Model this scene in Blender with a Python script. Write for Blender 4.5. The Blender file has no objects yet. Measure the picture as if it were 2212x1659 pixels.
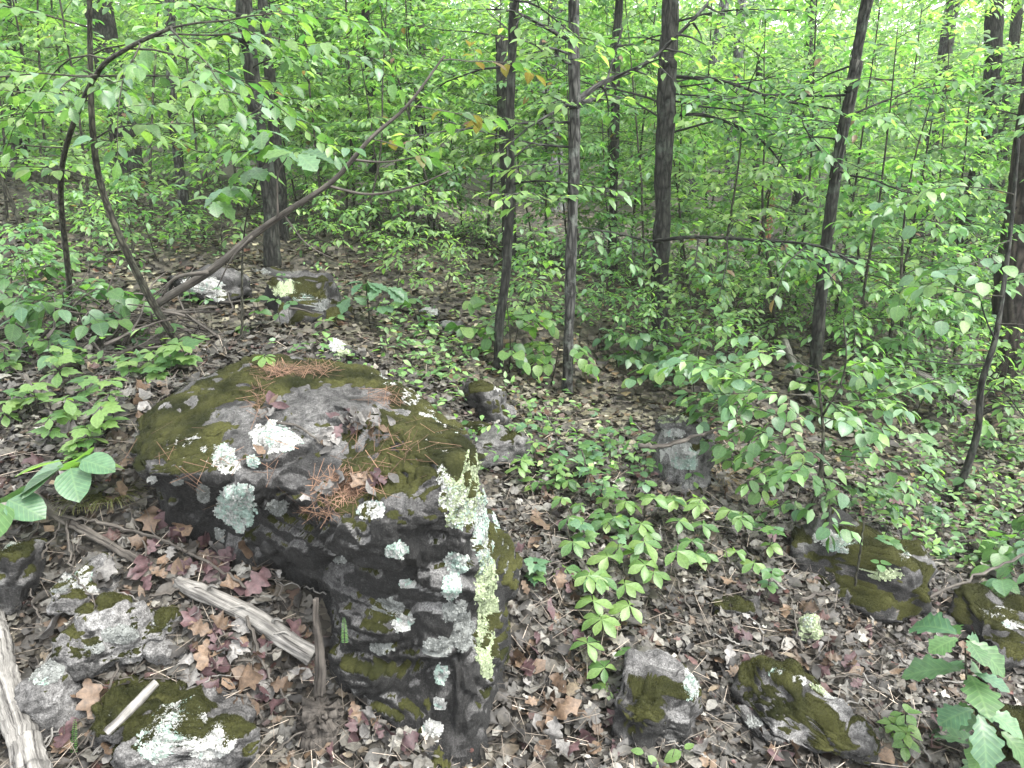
import bpy, math, random
import numpy as np
from mathutils import Matrix, Vector

# ------------------------------------------------------------------ camera, sky, sun, exposure
SC = bpy.context.scene
LINK = SC.collection.objects.link
F, CAMZ, PITCH = 1661.0, 1.6, math.radians(20)      # focal length in 2212x1659 photo pixels
cam = bpy.data.objects.new('camera', bpy.data.cameras.new('camera'))
LINK(cam)
cam.location = (0, 0, CAMZ)
cam.rotation_euler = (math.pi/2 - PITCH, 0, 0)
cam.data.sensor_width = 36
cam.data.lens = 36*F/2212
cam.data.clip_start = .05
cam.data.clip_end = 2000
SC.camera = cam

SUN_EL, SUN_AZ = math.radians(62), math.radians(120)   # azimuth from +Y towards +X
W = bpy.data.worlds.new('World'); SC.world = W; W.use_nodes = True
nt = W.node_tree; nt.nodes.clear()
sky = nt.nodes.new('ShaderNodeTexSky'); sky.sky_type = 'NISHITA'; sky.sun_disc = False
sky.sun_elevation = SUN_EL; sky.sun_rotation = SUN_AZ; sky.dust_density = 1.0; sky.air_density = 1.0
hs = nt.nodes.new('ShaderNodeHueSaturation'); hs.inputs['Saturation'].default_value = .12
bg = nt.nodes.new('ShaderNodeBackground'); bg.inputs[1].default_value = .15
ow = nt.nodes.new('ShaderNodeOutputWorld')
nt.links.new(sky.outputs[0], hs.inputs['Color']); nt.links.new(hs.outputs[0], bg.inputs[0]); nt.links.new(bg.outputs[0], ow.inputs[0])
sl = bpy.data.lights.new('sun', 'SUN'); sl.energy = 1.5; sl.angle = math.radians(28); sl.color = (1, .965, .9)
so = bpy.data.objects.new('sun', sl); LINK(so)
so.rotation_euler = (math.pi/2 - SUN_EL, 0, -SUN_AZ + math.pi)
so.location = (0, 0, 30)
SC.view_settings.view_transform = 'Standard'; SC.view_settings.look = 'None'
SC.view_settings.exposure = 2.85; SC.view_settings.gamma = 1
SC.cycles.max_bounces = 9; SC.cycles.diffuse_bounces = 6; SC.cycles.glossy_bounces = 2
SC.cycles.transmission_bounces = 7; SC.cycles.use_denoising = True
SC.cycles.caustics_reflective = False; SC.cycles.caustics_refractive = False

RNG = np.random.default_rng(7)
random.seed(7)

# ------------------------------------------------------------------ pixel <-> place
CP, SP = math.cos(PITCH), math.sin(PITCH)
def ray(px, py):
    u = (px-1106)/F; v = (829.5-py)/F
    return np.array([u, CP+v*SP, -SP+v*CP])
def at(px, py, Y):
    d = ray(px, py); return d*(Y/d[1]) + np.array([0, 0, CAMZ])
def pix(V):
    V = np.asarray(V); z = V[..., 2]-CAMZ
    f = V[..., 1]*CP - z*SP; up = V[..., 1]*SP + z*CP
    f = np.where(f < .01, .01, f)
    return 1106+F*V[..., 0]/f, 829.5-F*up/f, f

# ------------------------------------------------------------------ noise
def _h(ix, iy, iz, s):
    n = (ix*374761393 + iy*668265263 + iz*2147483647 + s*1274126177) & 0xffffffff
    n = ((n ^ (n >> 13))*1274126177) & 0xffffffff
    n = ((n ^ (n >> 16))*2246822519) & 0xffffffff
    return ((n ^ (n >> 15)) & 0xffffff)/float(0xffffff)
def vn(P, s=0):
    P = np.asarray(P, float); I = np.floor(P).astype(np.int64); f = P-I; f = f*f*(3-2*f)
    r = 0
    for dx in (0, 1):
        for dy in (0, 1):
            for dz in (0, 1):
                w = (f[..., 0] if dx else 1-f[..., 0])*(f[..., 1] if dy else 1-f[..., 1])*(f[..., 2] if dz else 1-f[..., 2])
                r = r + w*_h(I[..., 0]+dx, I[..., 1]+dy, I[..., 2]+dz, s)
    return r*2-1
def fbm(P, o=4, s=0, g=.5):
    r = 0; a = 1; P = np.asarray(P, float)
    for k in range(o):
        r = r + a*vn(P*(2.03**k), s+k*17); a *= g
    return r
def v3(x, y, z=None):
    return np.stack([x, y, np.zeros_like(x) if z is None else z], -1)
def sstep(a, b, x):
    t = np.clip((x-a)/(b-a), 0, 1); return t*t*(3-2*t)

# ------------------------------------------------------------------ terrain (heights from photo pixels + a guess of height, then smooth interpolation)
def atz(px, py, z):
    d = ray(px, py); t = (z-CAMZ)/d[2]; return (d[0]*t, d[1]*t, z)
TP = [atz(*c) for c in [
    (270,1050,.26),(350,1125,.18),(480,1160,.11),(560,1200,.04),(700,1320,-.08),(720,1445,-.22),(830,1565,-.30),(940,1640,-.42),
    (1050,1570,-.38),(1115,1400,-.31),(1110,1150,-.20),(150,1350,-.02),(150,1600,-.17),(20,1250,.05),(50,1000,.30),(150,900,.36),
    (390,850,.42),(400,1400,-.07),(500,1600,-.30),(560,735,.36),(800,745,.30),(900,790,.18),(1010,900,.02),(1060,1000,-.12),
    (1300,1200,-.28),(1300,1600,-.44),(1700,1600,-.52),(2100,1600,-.66),(1700,1200,-.42),(2100,1200,-.68),(1430,1000,-.30),
    (1600,860,-.42),(1225,850,-.28),(1425,740,-.30),(1755,855,-.60),(2180,810,-.85),(300,740,.36),(100,750,.34),(600,575,.32),(640,665,.30),
    (1090,560,-.02),(1300,560,-.25)]]
TP += [(0,0,-.12),(-2,0,-.1),(2,0,-.45),(-3.2,2,.28),(4,3,-.95),(-5,9,.35),(6,11,-1.0),(0,20,-.3),(-10,20,.2),(10,20,-1.4),(-30,40,.3),(0,45,-.6),
       (30,40,-2),(-120,120,0),(0,160,-1),(120,120,-3),(-40,-10,0),(40,-10,-2),(0,-30,-.4),(-.7,2.7,.2),(-1.0,2.9,.3),(-.3,2.5,-.1),(-1.36,2.74,.47),(-1.4,2.98,.5),(-1.2,3.2,.5),(-1.48,2.60,.40)]
TP = np.array(TP)
def _phi(r2): return np.sqrt(r2+.16)
_D = ((TP[:, None, :2]-TP[None, :, :2])**2).sum(-1)
_A = np.block([[_phi(_D)+np.eye(len(TP))*-.02, np.ones((len(TP), 1))], [np.ones((1, len(TP))), np.zeros((1, 1))]])
_Wt = np.linalg.solve(_A, np.append(TP[:, 2], 0))
def G0(x, y):
    x = np.asarray(x, float); y = np.asarray(y, float); sh = x.shape
    xf = x.ravel(); yf = y.ravel(); out = np.full(xf.shape, _Wt[-1])
    for i in range(len(TP)):
        out += _Wt[i]*_phi((xf-TP[i, 0])**2+(yf-TP[i, 1])**2)
    return out.reshape(sh)
def G(x, y):
    x = np.asarray(x, float); y = np.asarray(y, float)
    d = np.sqrt(x*x+y*y)
    return G0(x, y) + fbm(v3(x*2.2, y*2.2), 3, 5)*.028*np.clip(d/1.5, .3, 3) + fbm(v3(x*.35, y*.35), 2, 9)*.12*sstep(5, 14, d)
_T = np.concatenate([np.linspace(.8, 8, 700), np.linspace(8, 60, 900)])
def gnd(px, py):
    d = ray(px, py); P = d[None]*_T[:, None]; P[:, 2] += CAMZ
    below = P[:, 2] < G(P[:, 0], P[:, 1])
    k = int(np.argmax(below)) if below.any() else len(_T)-1
    return np.array([P[k, 0], P[k, 1], float(G(P[k, 0], P[k, 1]))])

# ------------------------------------------------------------------ mesh + object helpers
def mesh(name, V, tris=None, quads=None, mat=None, smooth=True, col=None, uv=None, vec=None):
    me = bpy.data.meshes.new(name)
    V = np.asarray(V, np.float32)
    parts = []; tot = []
    if tris is not None and len(tris): parts.append(np.asarray(tris, np.int32).ravel()); tot.append(np.full(len(tris), 3, np.int32))
    if quads is not None and len(quads): parts.append(np.asarray(quads, np.int32).ravel()); tot.append(np.full(len(quads), 4, np.int32))
    li = np.concatenate(parts); tt = np.concatenate(tot); ls = np.concatenate([[0], np.cumsum(tt)[:-1]]).astype(np.int32)
    me.vertices.add(len(V)); me.vertices.foreach_set('co', V.ravel())
    me.loops.add(len(li)); me.loops.foreach_set('vertex_index', li)
    me.polygons.add(len(tt)); me.polygons.foreach_set('loop_start', ls); me.polygons.foreach_set('loop_total', tt)
    if smooth: me.polygons.foreach_set('use_smooth', np.ones(len(tt), bool))
    me.update(calc_edges=True)
    if col is not None:
        c = np.ones((len(V), 4), np.float32); c[:, :3] = col
        a = me.attributes.new('Col', 'FLOAT_COLOR', 'POINT'); a.data.foreach_set('color', c.ravel())
    if vec is not None:
        a = me.attributes.new('brk', 'FLOAT_VECTOR', 'POINT'); a.data.foreach_set('vector', np.asarray(vec, np.float32).ravel())
    if uv is not None:
        u = me.uv_layers.new(name='UVMap'); u.data.foreach_set('uv', np.asarray(uv, np.float32)[li].ravel())
    if mat: me.materials.append(mat)
    return me
def put(name, me, parent=None, label=None, cat=None, group=None, kind=None, loc=None):
    o = bpy.data.objects.new(name, me); LINK(o)
    if loc is not None: o.location = loc
    if parent: o.parent = parent
    tag(o, label, cat, group, kind)
    return o
def tag(o, label=None, cat=None, group=None, kind=None):
    if label: o['label'] = label
    if cat: o['category'] = cat
    if group: o['group'] = group
    if kind: o['kind'] = kind
def thing(name, loc, label, cat, group=None):
    return put(name, None, None, label, cat, group, None, [float(v) for v in loc])
class MB:
    """collects vertex and face arrays into one mesh"""
    def __init__(s): s.V = []; s.T = []; s.Q = []; s.C = []; s.B = []; s.n = 0
    def add(s, V, T=None, Q=None, C=None, B=None):
        V = np.asarray(V, float)
        s.V.append(V)
        if T is not None and len(T): s.T.append(np.asarray(T)+s.n)
        if Q is not None and len(Q): s.Q.append(np.asarray(Q)+s.n)
        s.C.append(np.ones((len(V), 3))*(C if C is not None else 1.)); s.B.append(B if B is not None else V)
        s.n += len(V)
    def mesh(s, name, mat, smooth=True, off=None):
        V = np.concatenate(s.V)
        if off is not None: V = V-np.asarray(off)
        return mesh(name, V, np.concatenate(s.T) if s.T else None, np.concatenate(s.Q) if s.Q else None, mat, smooth, np.concatenate(s.C), None, np.concatenate(s.B))
def norm(a):
    a = np.asarray(a, float); return a/np.maximum(np.linalg.norm(a, axis=-1, keepdims=True), 1e-9)
def catmull(P, n):
    P = np.asarray(P, float); Q = np.vstack([2*P[0]-P[1], P, 2*P[-1]-P[-2]]); out = []
    for i in range(1, len(Q)-2):
        t = np.linspace(0, 1, n, endpoint=False)[:, None]
        a, b, c, d = Q[i-1], Q[i], Q[i+1], Q[i+2]
        out.append(.5*(2*b+(c-a)*t+(2*a-5*b+4*c-d)*t*t+(3*b-a-3*c+d)*t**3))
    out.append(P[-1:]); return np.vstack(out)
def tube(P, R, n=8, rough=0., seed=0, freq=(40, 6), cap=True, col=1.):
    """tapered tube along P; rough gives long bark ridges; returns arguments for MB.add"""
    P = np.asarray(P, float); m = len(P); R = np.broadcast_to(np.asarray(R, float), (m,))
    T = norm(np.gradient(P, axis=0))
    up = np.array([0, 0, 1.]) if abs(T[0, 2]) < .9 else np.array([1., 0, 0])
    A = np.zeros((m, 3)); a = norm(up-T[0]*up.dot(T[0])); A[0] = a
    for i in range(1, m):
        a = A[i-1]-T[i]*A[i-1].dot(T[i]); A[i] = a/max(np.linalg.norm(a), 1e-9)
    B = np.cross(T, A)
    L = np.concatenate([[0], np.cumsum(np.linalg.norm(np.diff(P, axis=0), axis=1))])
    th = np.linspace(0, 2*math.pi, n, endpoint=False)
    rr = np.repeat(R[:, None], n, 1)
    bx = np.stack([rr*np.cos(th), rr*np.sin(th), np.repeat(L[:, None], n, 1)], -1)
    if rough:
        q = bx*np.array([freq[0], freq[0], freq[1]])
        d = 1-np.abs(fbm(q, 3, seed))*1.6
        rr = rr + rough*(d-.6) + rough*.8*fbm(bx*np.array([6, 6, 3]), 2, seed+3)
    V = P[:, None]+A[:, None]*(rr*np.cos(th))[..., None]+B[:, None]*(rr*np.sin(th))[..., None]
    V = V.reshape(-1, 3)
    i = np.arange(m-1)[:, None]*n; j = np.arange(n)[None]; k = (j+1) % n
    Q = np.stack([i+j, i+k, i+n+k, i+n+j], -1).reshape(-1, 4)
    Tt = None; bx = bx.reshape(-1, 3)
    if cap:
        V = np.vstack([V, P[:1], P[-1:]]); bx = np.vstack([bx, bx[:1]*0, bx[-1:]*[[0, 0, 1]]])
        c0, c1 = m*n, m*n+1; b = (m-1)*n; jj = np.arange(n); kk = (jj+1) % n
        Tt = np.vstack([np.stack([np.full(n, c0), kk, jj], -1), np.stack([np.full(n, c1), b+jj, b+kk], -1)])
    return V, Tt, Q, col, bx

# ------------------------------------------------------------------ materials
class NT:
    def __init__(s, name):
        s.m = bpy.data.materials.new(name); s.m.use_nodes = True; s.t = s.m.node_tree; s.t.nodes.clear()
        s.o = s.t.nodes.new('ShaderNodeOutputMaterial')
    def n(s, typ, ins=None, **props):
        q = s.t.nodes.new('ShaderNode'+typ)
        for k, v in props.items(): setattr(q, k, v)
        for k, v in (ins or {}).items():
            if isinstance(v, tuple) and hasattr(v[0], 'bl_idname'): s.t.links.new(v[0].outputs[v[1]], q.inputs[k])
            elif hasattr(v, 'bl_idname'): s.t.links.new(v.outputs[0], q.inputs[k])
            else: q.inputs[k].default_value = v
        return q
    def ramp(s, fac, stops, interp='LINEAR'):
        q = s.n('ValToRGB', {0: fac}); e = q.color_ramp.elements; q.color_ramp.interpolation = interp
        while len(e) < len(stops): e.new(.5)
        for el, (p, c) in zip(e, stops): el.position = p; el.color = (c, c, c, 1) if not isinstance(c, tuple) else (*c, 1)
        return q
    def mix(s, f, a, b, mode='MIX'):
        q = s.t.nodes.new('ShaderNodeMix'); q.data_type = 'RGBA'; q.blend_type = mode
        for k, v in ((0, f), (6, a), (7, b)):
            if isinstance(v, tuple) and hasattr(v[0], 'bl_idname'): s.t.links.new(v[0].outputs[v[1]], q.inputs[k])
            elif hasattr(v, 'bl_idname'): s.t.links.new(v.outputs[2 if v.bl_idname == 'ShaderNodeMix' else 0], q.inputs[k])
            elif isinstance(v, tuple): q.inputs[k].default_value = (*v, 1)
            else: q.inputs[k].default_value = v
        return q
    def out(s, sh): s.t.links.new(sh.outputs[0], s.o.inputs[0]); return s.m
def lnk(t, a, ai, b, bi): t.t.links.new(a.outputs[ai], b.inputs[bi])

def bark_mat(name, dark, light, lich=(.34, .38, .33), lam=.35, scale=1., bump=.6):
    t = NT(name)
    a = t.n('Attribute', attribute_name='brk')
    mp = t.n('Mapping', {0: (a, 1), 3: (60*scale, 60*scale, 15*scale)})
    n1 = t.n('TexNoise', {0: mp, 'Scale': 1., 'Detail': 5., 'Roughness': .6})
    vo = t.n('TexVoronoi', {0: mp, 'Scale': .55}, feature='DISTANCE_TO_EDGE')
    r = t.ramp(n1, [(.3, dark), (.7, light)])
    cr = t.ramp(vo, [(0., .12), (.25, 1.)])
    c = t.mix(1., r, cr, 'MULTIPLY')
    n2 = t.n('TexNoise', {0: (a, 1), 'Scale': 9., 'Detail': 6., 'Roughness': .75})
    lm = t.ramp(n2, [(.52, 0.), (.66, lam)])
    c2 = t.mix((lm, 0), c, lich)
    h = t.mix(.5, (n1, 0), cr)
    bp = t.n('Bump', {'Strength': bump, 'Distance': .012})
    lnk(t, h, 2, bp, 'Height')
    p = t.n('BsdfPrincipled', {'Roughness': .9, 'Normal': bp}); lnk(t, c2, 2, p, 'Base Color')
    p.inputs['Specular IOR Level'].default_value = .25
    return t.out(p)

def wood_mat(name, dark, light):
    t = NT(name)
    a = t.n('Attribute', attribute_name='brk')
    mp = t.n('Mapping', {0: (a, 1), 3: (110., 110., 5.)})
    n1 = t.n('TexNoise', {0: mp, 'Scale': 1., 'Detail': 6., 'Roughness': .65})
    n2 = t.n('TexNoise', {0: (a, 1), 'Scale': 14., 'Detail': 4.})
    r = t.ramp(n1, [(.33, dark), (.48, tuple(.5*(x+y) for x, y in zip(dark, light))), (.68, light)])
    st = t.ramp(n2, [(.35, .55), (.6, 1.)])
    c = t.mix(1., r, st, 'MULTIPLY')
    bp = t.n('Bump', {'Strength': .8, 'Distance': .006, 'Height': (n1, 0)})
    p = t.n('BsdfPrincipled', {'Roughness': .88, 'Normal': bp}); lnk(t, c, 2, p, 'Base Color')
    p.inputs['Specular IOR Level'].default_value = .25
    return t.out(p)

def leaf_mat(name, c1=None, c2=None, trans=.46, tint=(1.9, 2.15, .95), rough=.42, spec=.45, vein=True):
    """c1..c2: object-random range; None reads the per-leaf colour attribute"""
    t = NT(name)
    oi = t.n('ObjectInfo')
    if c1 is None:
        base = t.n('Attribute', attribute_name='Col')
        hsv = t.n('HueSaturation', {'Color': (base, 0)})
        mr = t.n('MapRange', {0: (oi, 'Random'), 3: .47, 4: .515}); mv = t.n('MapRange', {0: (oi, 'Random'), 3: 1.18, 4: .85})
        lnk(t, mr, 0, hsv, 'Hue'); lnk(t, mv, 0, hsv, 'Value')
        col = hsv
    else:
        col = t.ramp((oi, 'Random'), [(0., c1), (1., c2)])
    g = t.n('TexCoord')
    nz = t.n('TexNoise', {0: (g, 'Object'), 'Scale': 30. if c1 is None else 6., 'Detail': 3.})
    mt = t.ramp(nz, [(.3, .75), (.7, 1.2)])
    cc = t.mix(1., col, mt, 'MULTIPLY')
    ins = {}
    if vein and c1 is not None:
        uv = t.n('UVMap'); sp = t.n('SeparateXYZ', {0: uv})
        ab = t.n('Math', {0: (sp, 0)}, operation='ABSOLUTE')
        m1 = t.n('Math', {0: (ab, 0), 1: .9}, operation='MULTIPLY'); m2 = t.n('Math', {0: (sp, 1), 1: (m1, 0)}, operation='SUBTRACT')
        m3 = t.n('Math', {0: (m2, 0), 1: 50.}, operation='MULTIPLY'); m4 = t.n('Math', {0: (m3, 0)}, operation='SINE')
        vr = t.ramp(t.n('MapRange', {0: (m4, 0), 1: -1., 2: 1.}), [(.86, 0.), (1., 1.)])
        mid = t.ramp(ab, [(.0, 1.), (.035, 0.)])
        mx = t.n('Math', {0: (vr, 0), 1: (mid, 0)}, operation='MAXIMUM')
        cc = t.mix(t.n('Math', {0: (mx, 0), 1: .16}, operation='MULTIPLY'), cc, (.22, .33, .12))
        bp = t.n('Bump', {'Strength': .06, 'Distance': .004, 'Height': (m4, 0)}); ins['Normal'] = bp
    p = t.n('BsdfPrincipled', {'Roughness': rough, **ins}); lnk(t, cc, 2, p, 'Base Color')
    p.inputs['Specular IOR Level'].default_value = spec
    tc = t.mix(1., cc, tint, 'MULTIPLY'); tr = t.n('BsdfTranslucent'); lnk(t, tc, 2, tr, 0)
    ms = t.n('MixShader', {0: trans}); lnk(t, p, 0, ms, 1); lnk(t, tr, 0, ms, 2)
    return t.out(ms)

def dead_mat(name, c1=None, c2=None):
    t = NT(name)
    if c1 is None: col = t.n('Attribute', attribute_name='Col')
    else: col = t.ramp((t.n('ObjectInfo'), 'Random'), [(0., c1), (1., c2)])
    g = t.n('TexCoord')
    nz = t.n('TexNoise', {0: (g, 'Object'), 'Scale': 9. if c1 else 70., 'Detail': 5., 'Roughness': .65})
    c = t.mix(1., col, t.ramp(nz, [(.3, .45), (.7, 1.35)]), 'MULTIPLY')
    bp = t.n('Bump', {'Strength': .4, 'Distance': .004, 'Height': (nz, 0)})
    p = t.n('BsdfPrincipled', {'Roughness': .62, 'Normal': bp}); lnk(t, c, 2, p, 'Base Color')
    p.inputs['Specular IOR Level'].default_value = .4
    return t.out(p)

def rock_mat():
    t = NT('gneiss_rock')
    g = t.n('NewGeometry')
    big = t.n('TexNoise', {0: (g, 0), 'Scale': 3.2, 'Detail': 5., 'Roughness': .6})
    mp = t.n('Mapping', {0: (g, 0), 2: (.12, .1, .2), 3: (7., 7., 60.)})
    bed = t.n('TexNoise', {0: mp, 'Scale': 1., 'Detail': 5., 'Roughness': .65})
    fine = t.n('TexNoise', {0: (g, 0), 'Scale': 190., 'Detail': 3., 'Roughness': .7})
    mid = t.n('TexNoise', {0: (g, 0), 'Scale': 38., 'Detail': 6., 'Roughness': .75})
    base = t.ramp(big, [(.32, (.025, .0245, .024)), (.5, (.048, .047, .046)), (.68, (.088, .087, .085))])
    c = t.mix(.35, base, t.ramp(bed, [(.35, .35), (.65, 1.4)]), 'MULTIPLY')
    c = t.mix(1., c, t.ramp(fine, [(.33, .4), (.66, 1.6)]), 'MULTIPLY')
    c = t.mix(1., c, t.ramp(mid, [(.36, .38), (.62, 1.5)]), 'MULTIPLY')
    a0 = t.n('Attribute', attribute_name='Col'); s0 = t.n('SeparateColor', {0: (a0, 0)}); k0 = t.n('Math', {0: (s0, 1), 1: .8, 2: 1.}, operation='MULTIPLY_ADD'); c = t.mix(1., c, t.n('CombineColor', {0: (k0, 0), 1: (k0, 0), 2: (k0, 0)}), 'MULTIPLY')
    # black crust of algae and lichen, plus the boulder front's painted shade, per rock in the attribute's red channel
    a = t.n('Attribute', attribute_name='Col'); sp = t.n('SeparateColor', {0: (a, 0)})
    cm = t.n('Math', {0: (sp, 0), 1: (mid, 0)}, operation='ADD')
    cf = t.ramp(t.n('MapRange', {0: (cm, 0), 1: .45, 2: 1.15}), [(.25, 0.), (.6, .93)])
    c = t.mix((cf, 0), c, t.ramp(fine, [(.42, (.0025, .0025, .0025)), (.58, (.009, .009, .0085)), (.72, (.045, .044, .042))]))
    h = t.mix(.45, (bed, 0), (mid, 0)); h = t.mix(.3, h, (fine, 0))
    bp = t.n('Bump', {'Strength': .9, 'Distance': .014}); lnk(t, h, 2, bp, 'Height')
    p = t.n('BsdfPrincipled', {'Roughness': .85, 'Normal': bp}); lnk(t, c, 2, p, 'Base Color')
    p.inputs['Specular IOR Level'].default_value = .3
    return t.out(p)

def attr_mat(name, rough=.9, scale=120., spec=.2, trans=0., lo=.6, hi=1.35):
    t = NT(name)
    a = t.n('Attribute', attribute_name='Col'); g = t.n('NewGeometry')
    nz = t.n('TexNoise', {0: (g, 0), 'Scale': scale, 'Detail': 4., 'Roughness': .7})
    c = t.mix(1., (a, 0), t.ramp(nz, [(.32, lo), (.68, hi)]), 'MULTIPLY')
    bp = t.n('Bump', {'Strength': .5, 'Distance': .004, 'Height': (nz, 0)})
    p = t.n('BsdfPrincipled', {'Roughness': rough, 'Normal': bp}); lnk(t, c, 2, p, 'Base Color')
    p.inputs['Specular IOR Level'].default_value = spec
    return t.out(p)

def ground_mat():
    t = NT('humus')
    g = t.n('NewGeometry')
    nz = t.n('TexNoise', {0: (g, 0), 'Scale': 1.3, 'Detail': 6., 'Roughness': .65})
    wob = t.n('TexNoise', {0: (g, 0), 'Scale': 30., 'Detail': 3.})
    ad = t.n('VectorMath', {0: (g, 0), 1: t.n('VectorMath', {0: (wob, 1), 'Scale': .05}, operation='SCALE')}, operation='ADD')
    vo = t.n('TexVoronoi', {0: ad, 'Scale': 24.}); ve = t.n('TexVoronoi', {0: ad, 'Scale': 24.}, feature='DISTANCE_TO_EDGE')
    sp = t.n('SeparateColor', {0: (vo, 1)})
    c = t.ramp((sp, 0), [(0., (.012, .010, .008)), (.35, (.03, .026, .019)), (.7, (.055, .048, .036)), (.93, (.085, .077, .058)), (1., (.06, .035, .024))])
    c = t.mix(1., c, t.ramp(ve, [(0., .25), (.08, 1.)]), 'MULTIPLY')
    c = t.mix(1., c, t.ramp(nz, [(.3, .6), (.7, 1.25)]), 'MULTIPLY')
    bp = t.n('Bump', {'Strength': .8, 'Distance': .03, 'Height': (sp, 1)})
    p = t.n('BsdfPrincipled', {'Roughness': .9, 'Normal': bp}); lnk(t, c, 2, p, 'Base Color')
    return t.out(p)

M = dict(
    rock=rock_mat(), ground=ground_mat(),
    moss=attr_mat('moss', .95, 150., .1), lichen=attr_mat('lichen', .95, 260., .1, lo=.75, hi=1.2),
    litter=dead_mat('litter'), needle=attr_mat('pine_needle', .7, 40.),
    bark=bark_mat('ridged_bark', (.006, .0065, .0055), (.046, .047, .039), lich=(.09, .115, .09)),
    bark_grey=bark_mat('grey_bark', (.015, .015, .015), (.085, .085, .078), lich=(.16, .18, .16), lam=.5),
    bark_pale=bark_mat('pale_bark', (.04, .042, .042), (.15, .155, .15), lam=.4, scale=.8),
    bark_pine=bark_mat('plated_bark', (.015, .012, .011), (.09, .072, .064), lich=(.14, .14, .12), lam=.3, scale=.45, bump=.9),
    bark_young=bark_mat('young_bark', (.018, .018, .013), (.075, .072, .053), lich=(.12, .14, .10), lam=.35, scale=2., bump=.3),
    bark_red=bark_mat('snag_bark', (.07, .03, .02), (.26, .12, .07), lam=.1),
    wood=wood_mat('weathered_wood', (.02, .018, .017), (.27, .26, .24)),
    wood_dark=wood_mat('rotting_wood', (.012, .01, .008), (.09, .08, .07)),
    stick=wood_mat('dead_stick', (.018, .015, .013), (.115, .104, .09)),
    dead_tan=dead_mat('tan_dead_leaf', (.045, .029, .018), (.115, .077, .05)),
    dead_red=dead_mat('maroon_dead_leaf', (.032, .016, .018), (.072, .04, .042)),
    dead_grey=dead_mat('grey_dead_leaf', (.055, .052, .048), (.16, .153, .145)),
    crown=leaf_mat('crown_leaf', trans=.52, vein=False),
    low=leaf_mat('low_leaf', trans=.42, vein=False),
    g_mid=leaf_mat('green_leaf', (.040, .10, .034), (.085, .165, .048)),
    g_dark=leaf_mat('dark_green_leaf', (.022, .064, .024), (.045, .10, .032), trans=.28),
    g_lime=leaf_mat('lime_leaf', (.085, .165, .052), (.14, .215, .066)),
    g_blue=leaf_mat('blue_green_leaf', (.04, .098, .052), (.075, .145, .07), trans=.3, tint=(1.4, 1.5, .7)),
    g_young=leaf_mat('reddish_young_leaf', (.085, .05, .026), (.10, .095, .034)),
)

# ------------------------------------------------------------------ leaf shapes: x across, y along the blade (length 1), z up
def blade(ws, n, fold=.12, droop=.15, wave=0., seed=0):
    """ws: function t -> half width; rows of left, mid, right"""
    t = np.linspace(0, 1, n); V = []; UV = []
    for k, x in enumerate(t):
        w = ws(x); z = -droop*x*x
        wl = wave*math.sin(k*2.1+seed)
        for s in (-1, 0, 1):
            V.append((s*w, x, z+(fold*w*2 + wl*s*.5 if s else 0))); UV.append((s*w*1.0, x))
    V = np.array(V); Q = []
    for k in range(n-1):
        a = k*3
        Q += [(a, a+1, a+4, a+3), (a+1, a+2, a+5, a+4)]
    return V, np.array(Q), np.array(UV)
def ovate(x, w=.30): return w*math.sin(math.pi*min(1, x**.78*1.0))**.85*(1 if x < 1 else 0) + .004
def obov(x): return .25*math.sin(math.pi*min(1, x**1.5))**.9 + .004
def lanc(x): return .17*math.sin(math.pi*min(1, x**.9))**.9 + .004
def roundw(x): return .42*math.sin(math.pi*min(1, x**.8))**.6 + .004
def oakw(x): return (.07+.26*math.sin(math.pi*min(1, x**1.1)))*(1+.45*math.sin(x*19+.6))*(1 if .03 < x < .97 else .15) + .004
def lobed3(seed=0, droop=.2):
    """three-lobed maple-like blade as a fan round the petiole point"""
    O = [(0, 0), (-.16, .02), (-.42, .12), (-.50, .42), (-.30, .42), (-.26, .62), (-.10, .72), (0, 1.0), (.10, .72), (.26, .62), (.30, .42), (.50, .42), (.42, .12), (.16, .02)]
    V = [(0, .30, .02)]+[(x, y, -droop*(x*x+ (y-.3)**2)) for x, y in O]
    V = np.array(V); n = len(O); T = [(0, 1+(k+1) % n, 1+k) for k in range(n)]
    return V, np.array(T), V[:, :2].copy()
def oakl(x): return (.05+.27*math.sin(math.pi*min(1, x**1.45))**.9)*(1+.2*math.sin(x*26+.6))*(1 if .03 < x < .97 else .3) + .004
SH = {
    'oakl': blade(oakl, 17, .08, .22, .02), 'oakl_b': blade(oakl, 17, .14, .42, .03, 2),
    'ovate': blade(ovate, 7, .10, .16), 'ovate_b': blade(ovate, 7, .18, .30, .03), 'obov': blade(obov, 7, .10, .18), 'obov_b': blade(obov, 7, .16, .32),
    'lanc': blade(lanc, 6, .12, .2), 'round': blade(roundw, 7, .08, .14), 'round_b': blade(roundw, 7, .14, .28, .03),
    'oak': blade(oakw, 15, .10, .18, .02), 'oak_b': blade(oakw, 15, .16, .34, .03, 2), 'lobed': lobed3(), 'lobed_b': lobed3(1, .45),
}
_lm = {}
def leaf_mesh(shape, mat):
    k = (shape, mat)
    if k not in _lm:
        V, Fc, UV = SH[shape]
        _lm[k] = mesh('leaf_'+shape, V, Fc if Fc.shape[1] == 3 else None, Fc if Fc.shape[1] == 4 else None, M[mat], True, None, UV)
    return _lm[k]
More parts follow.
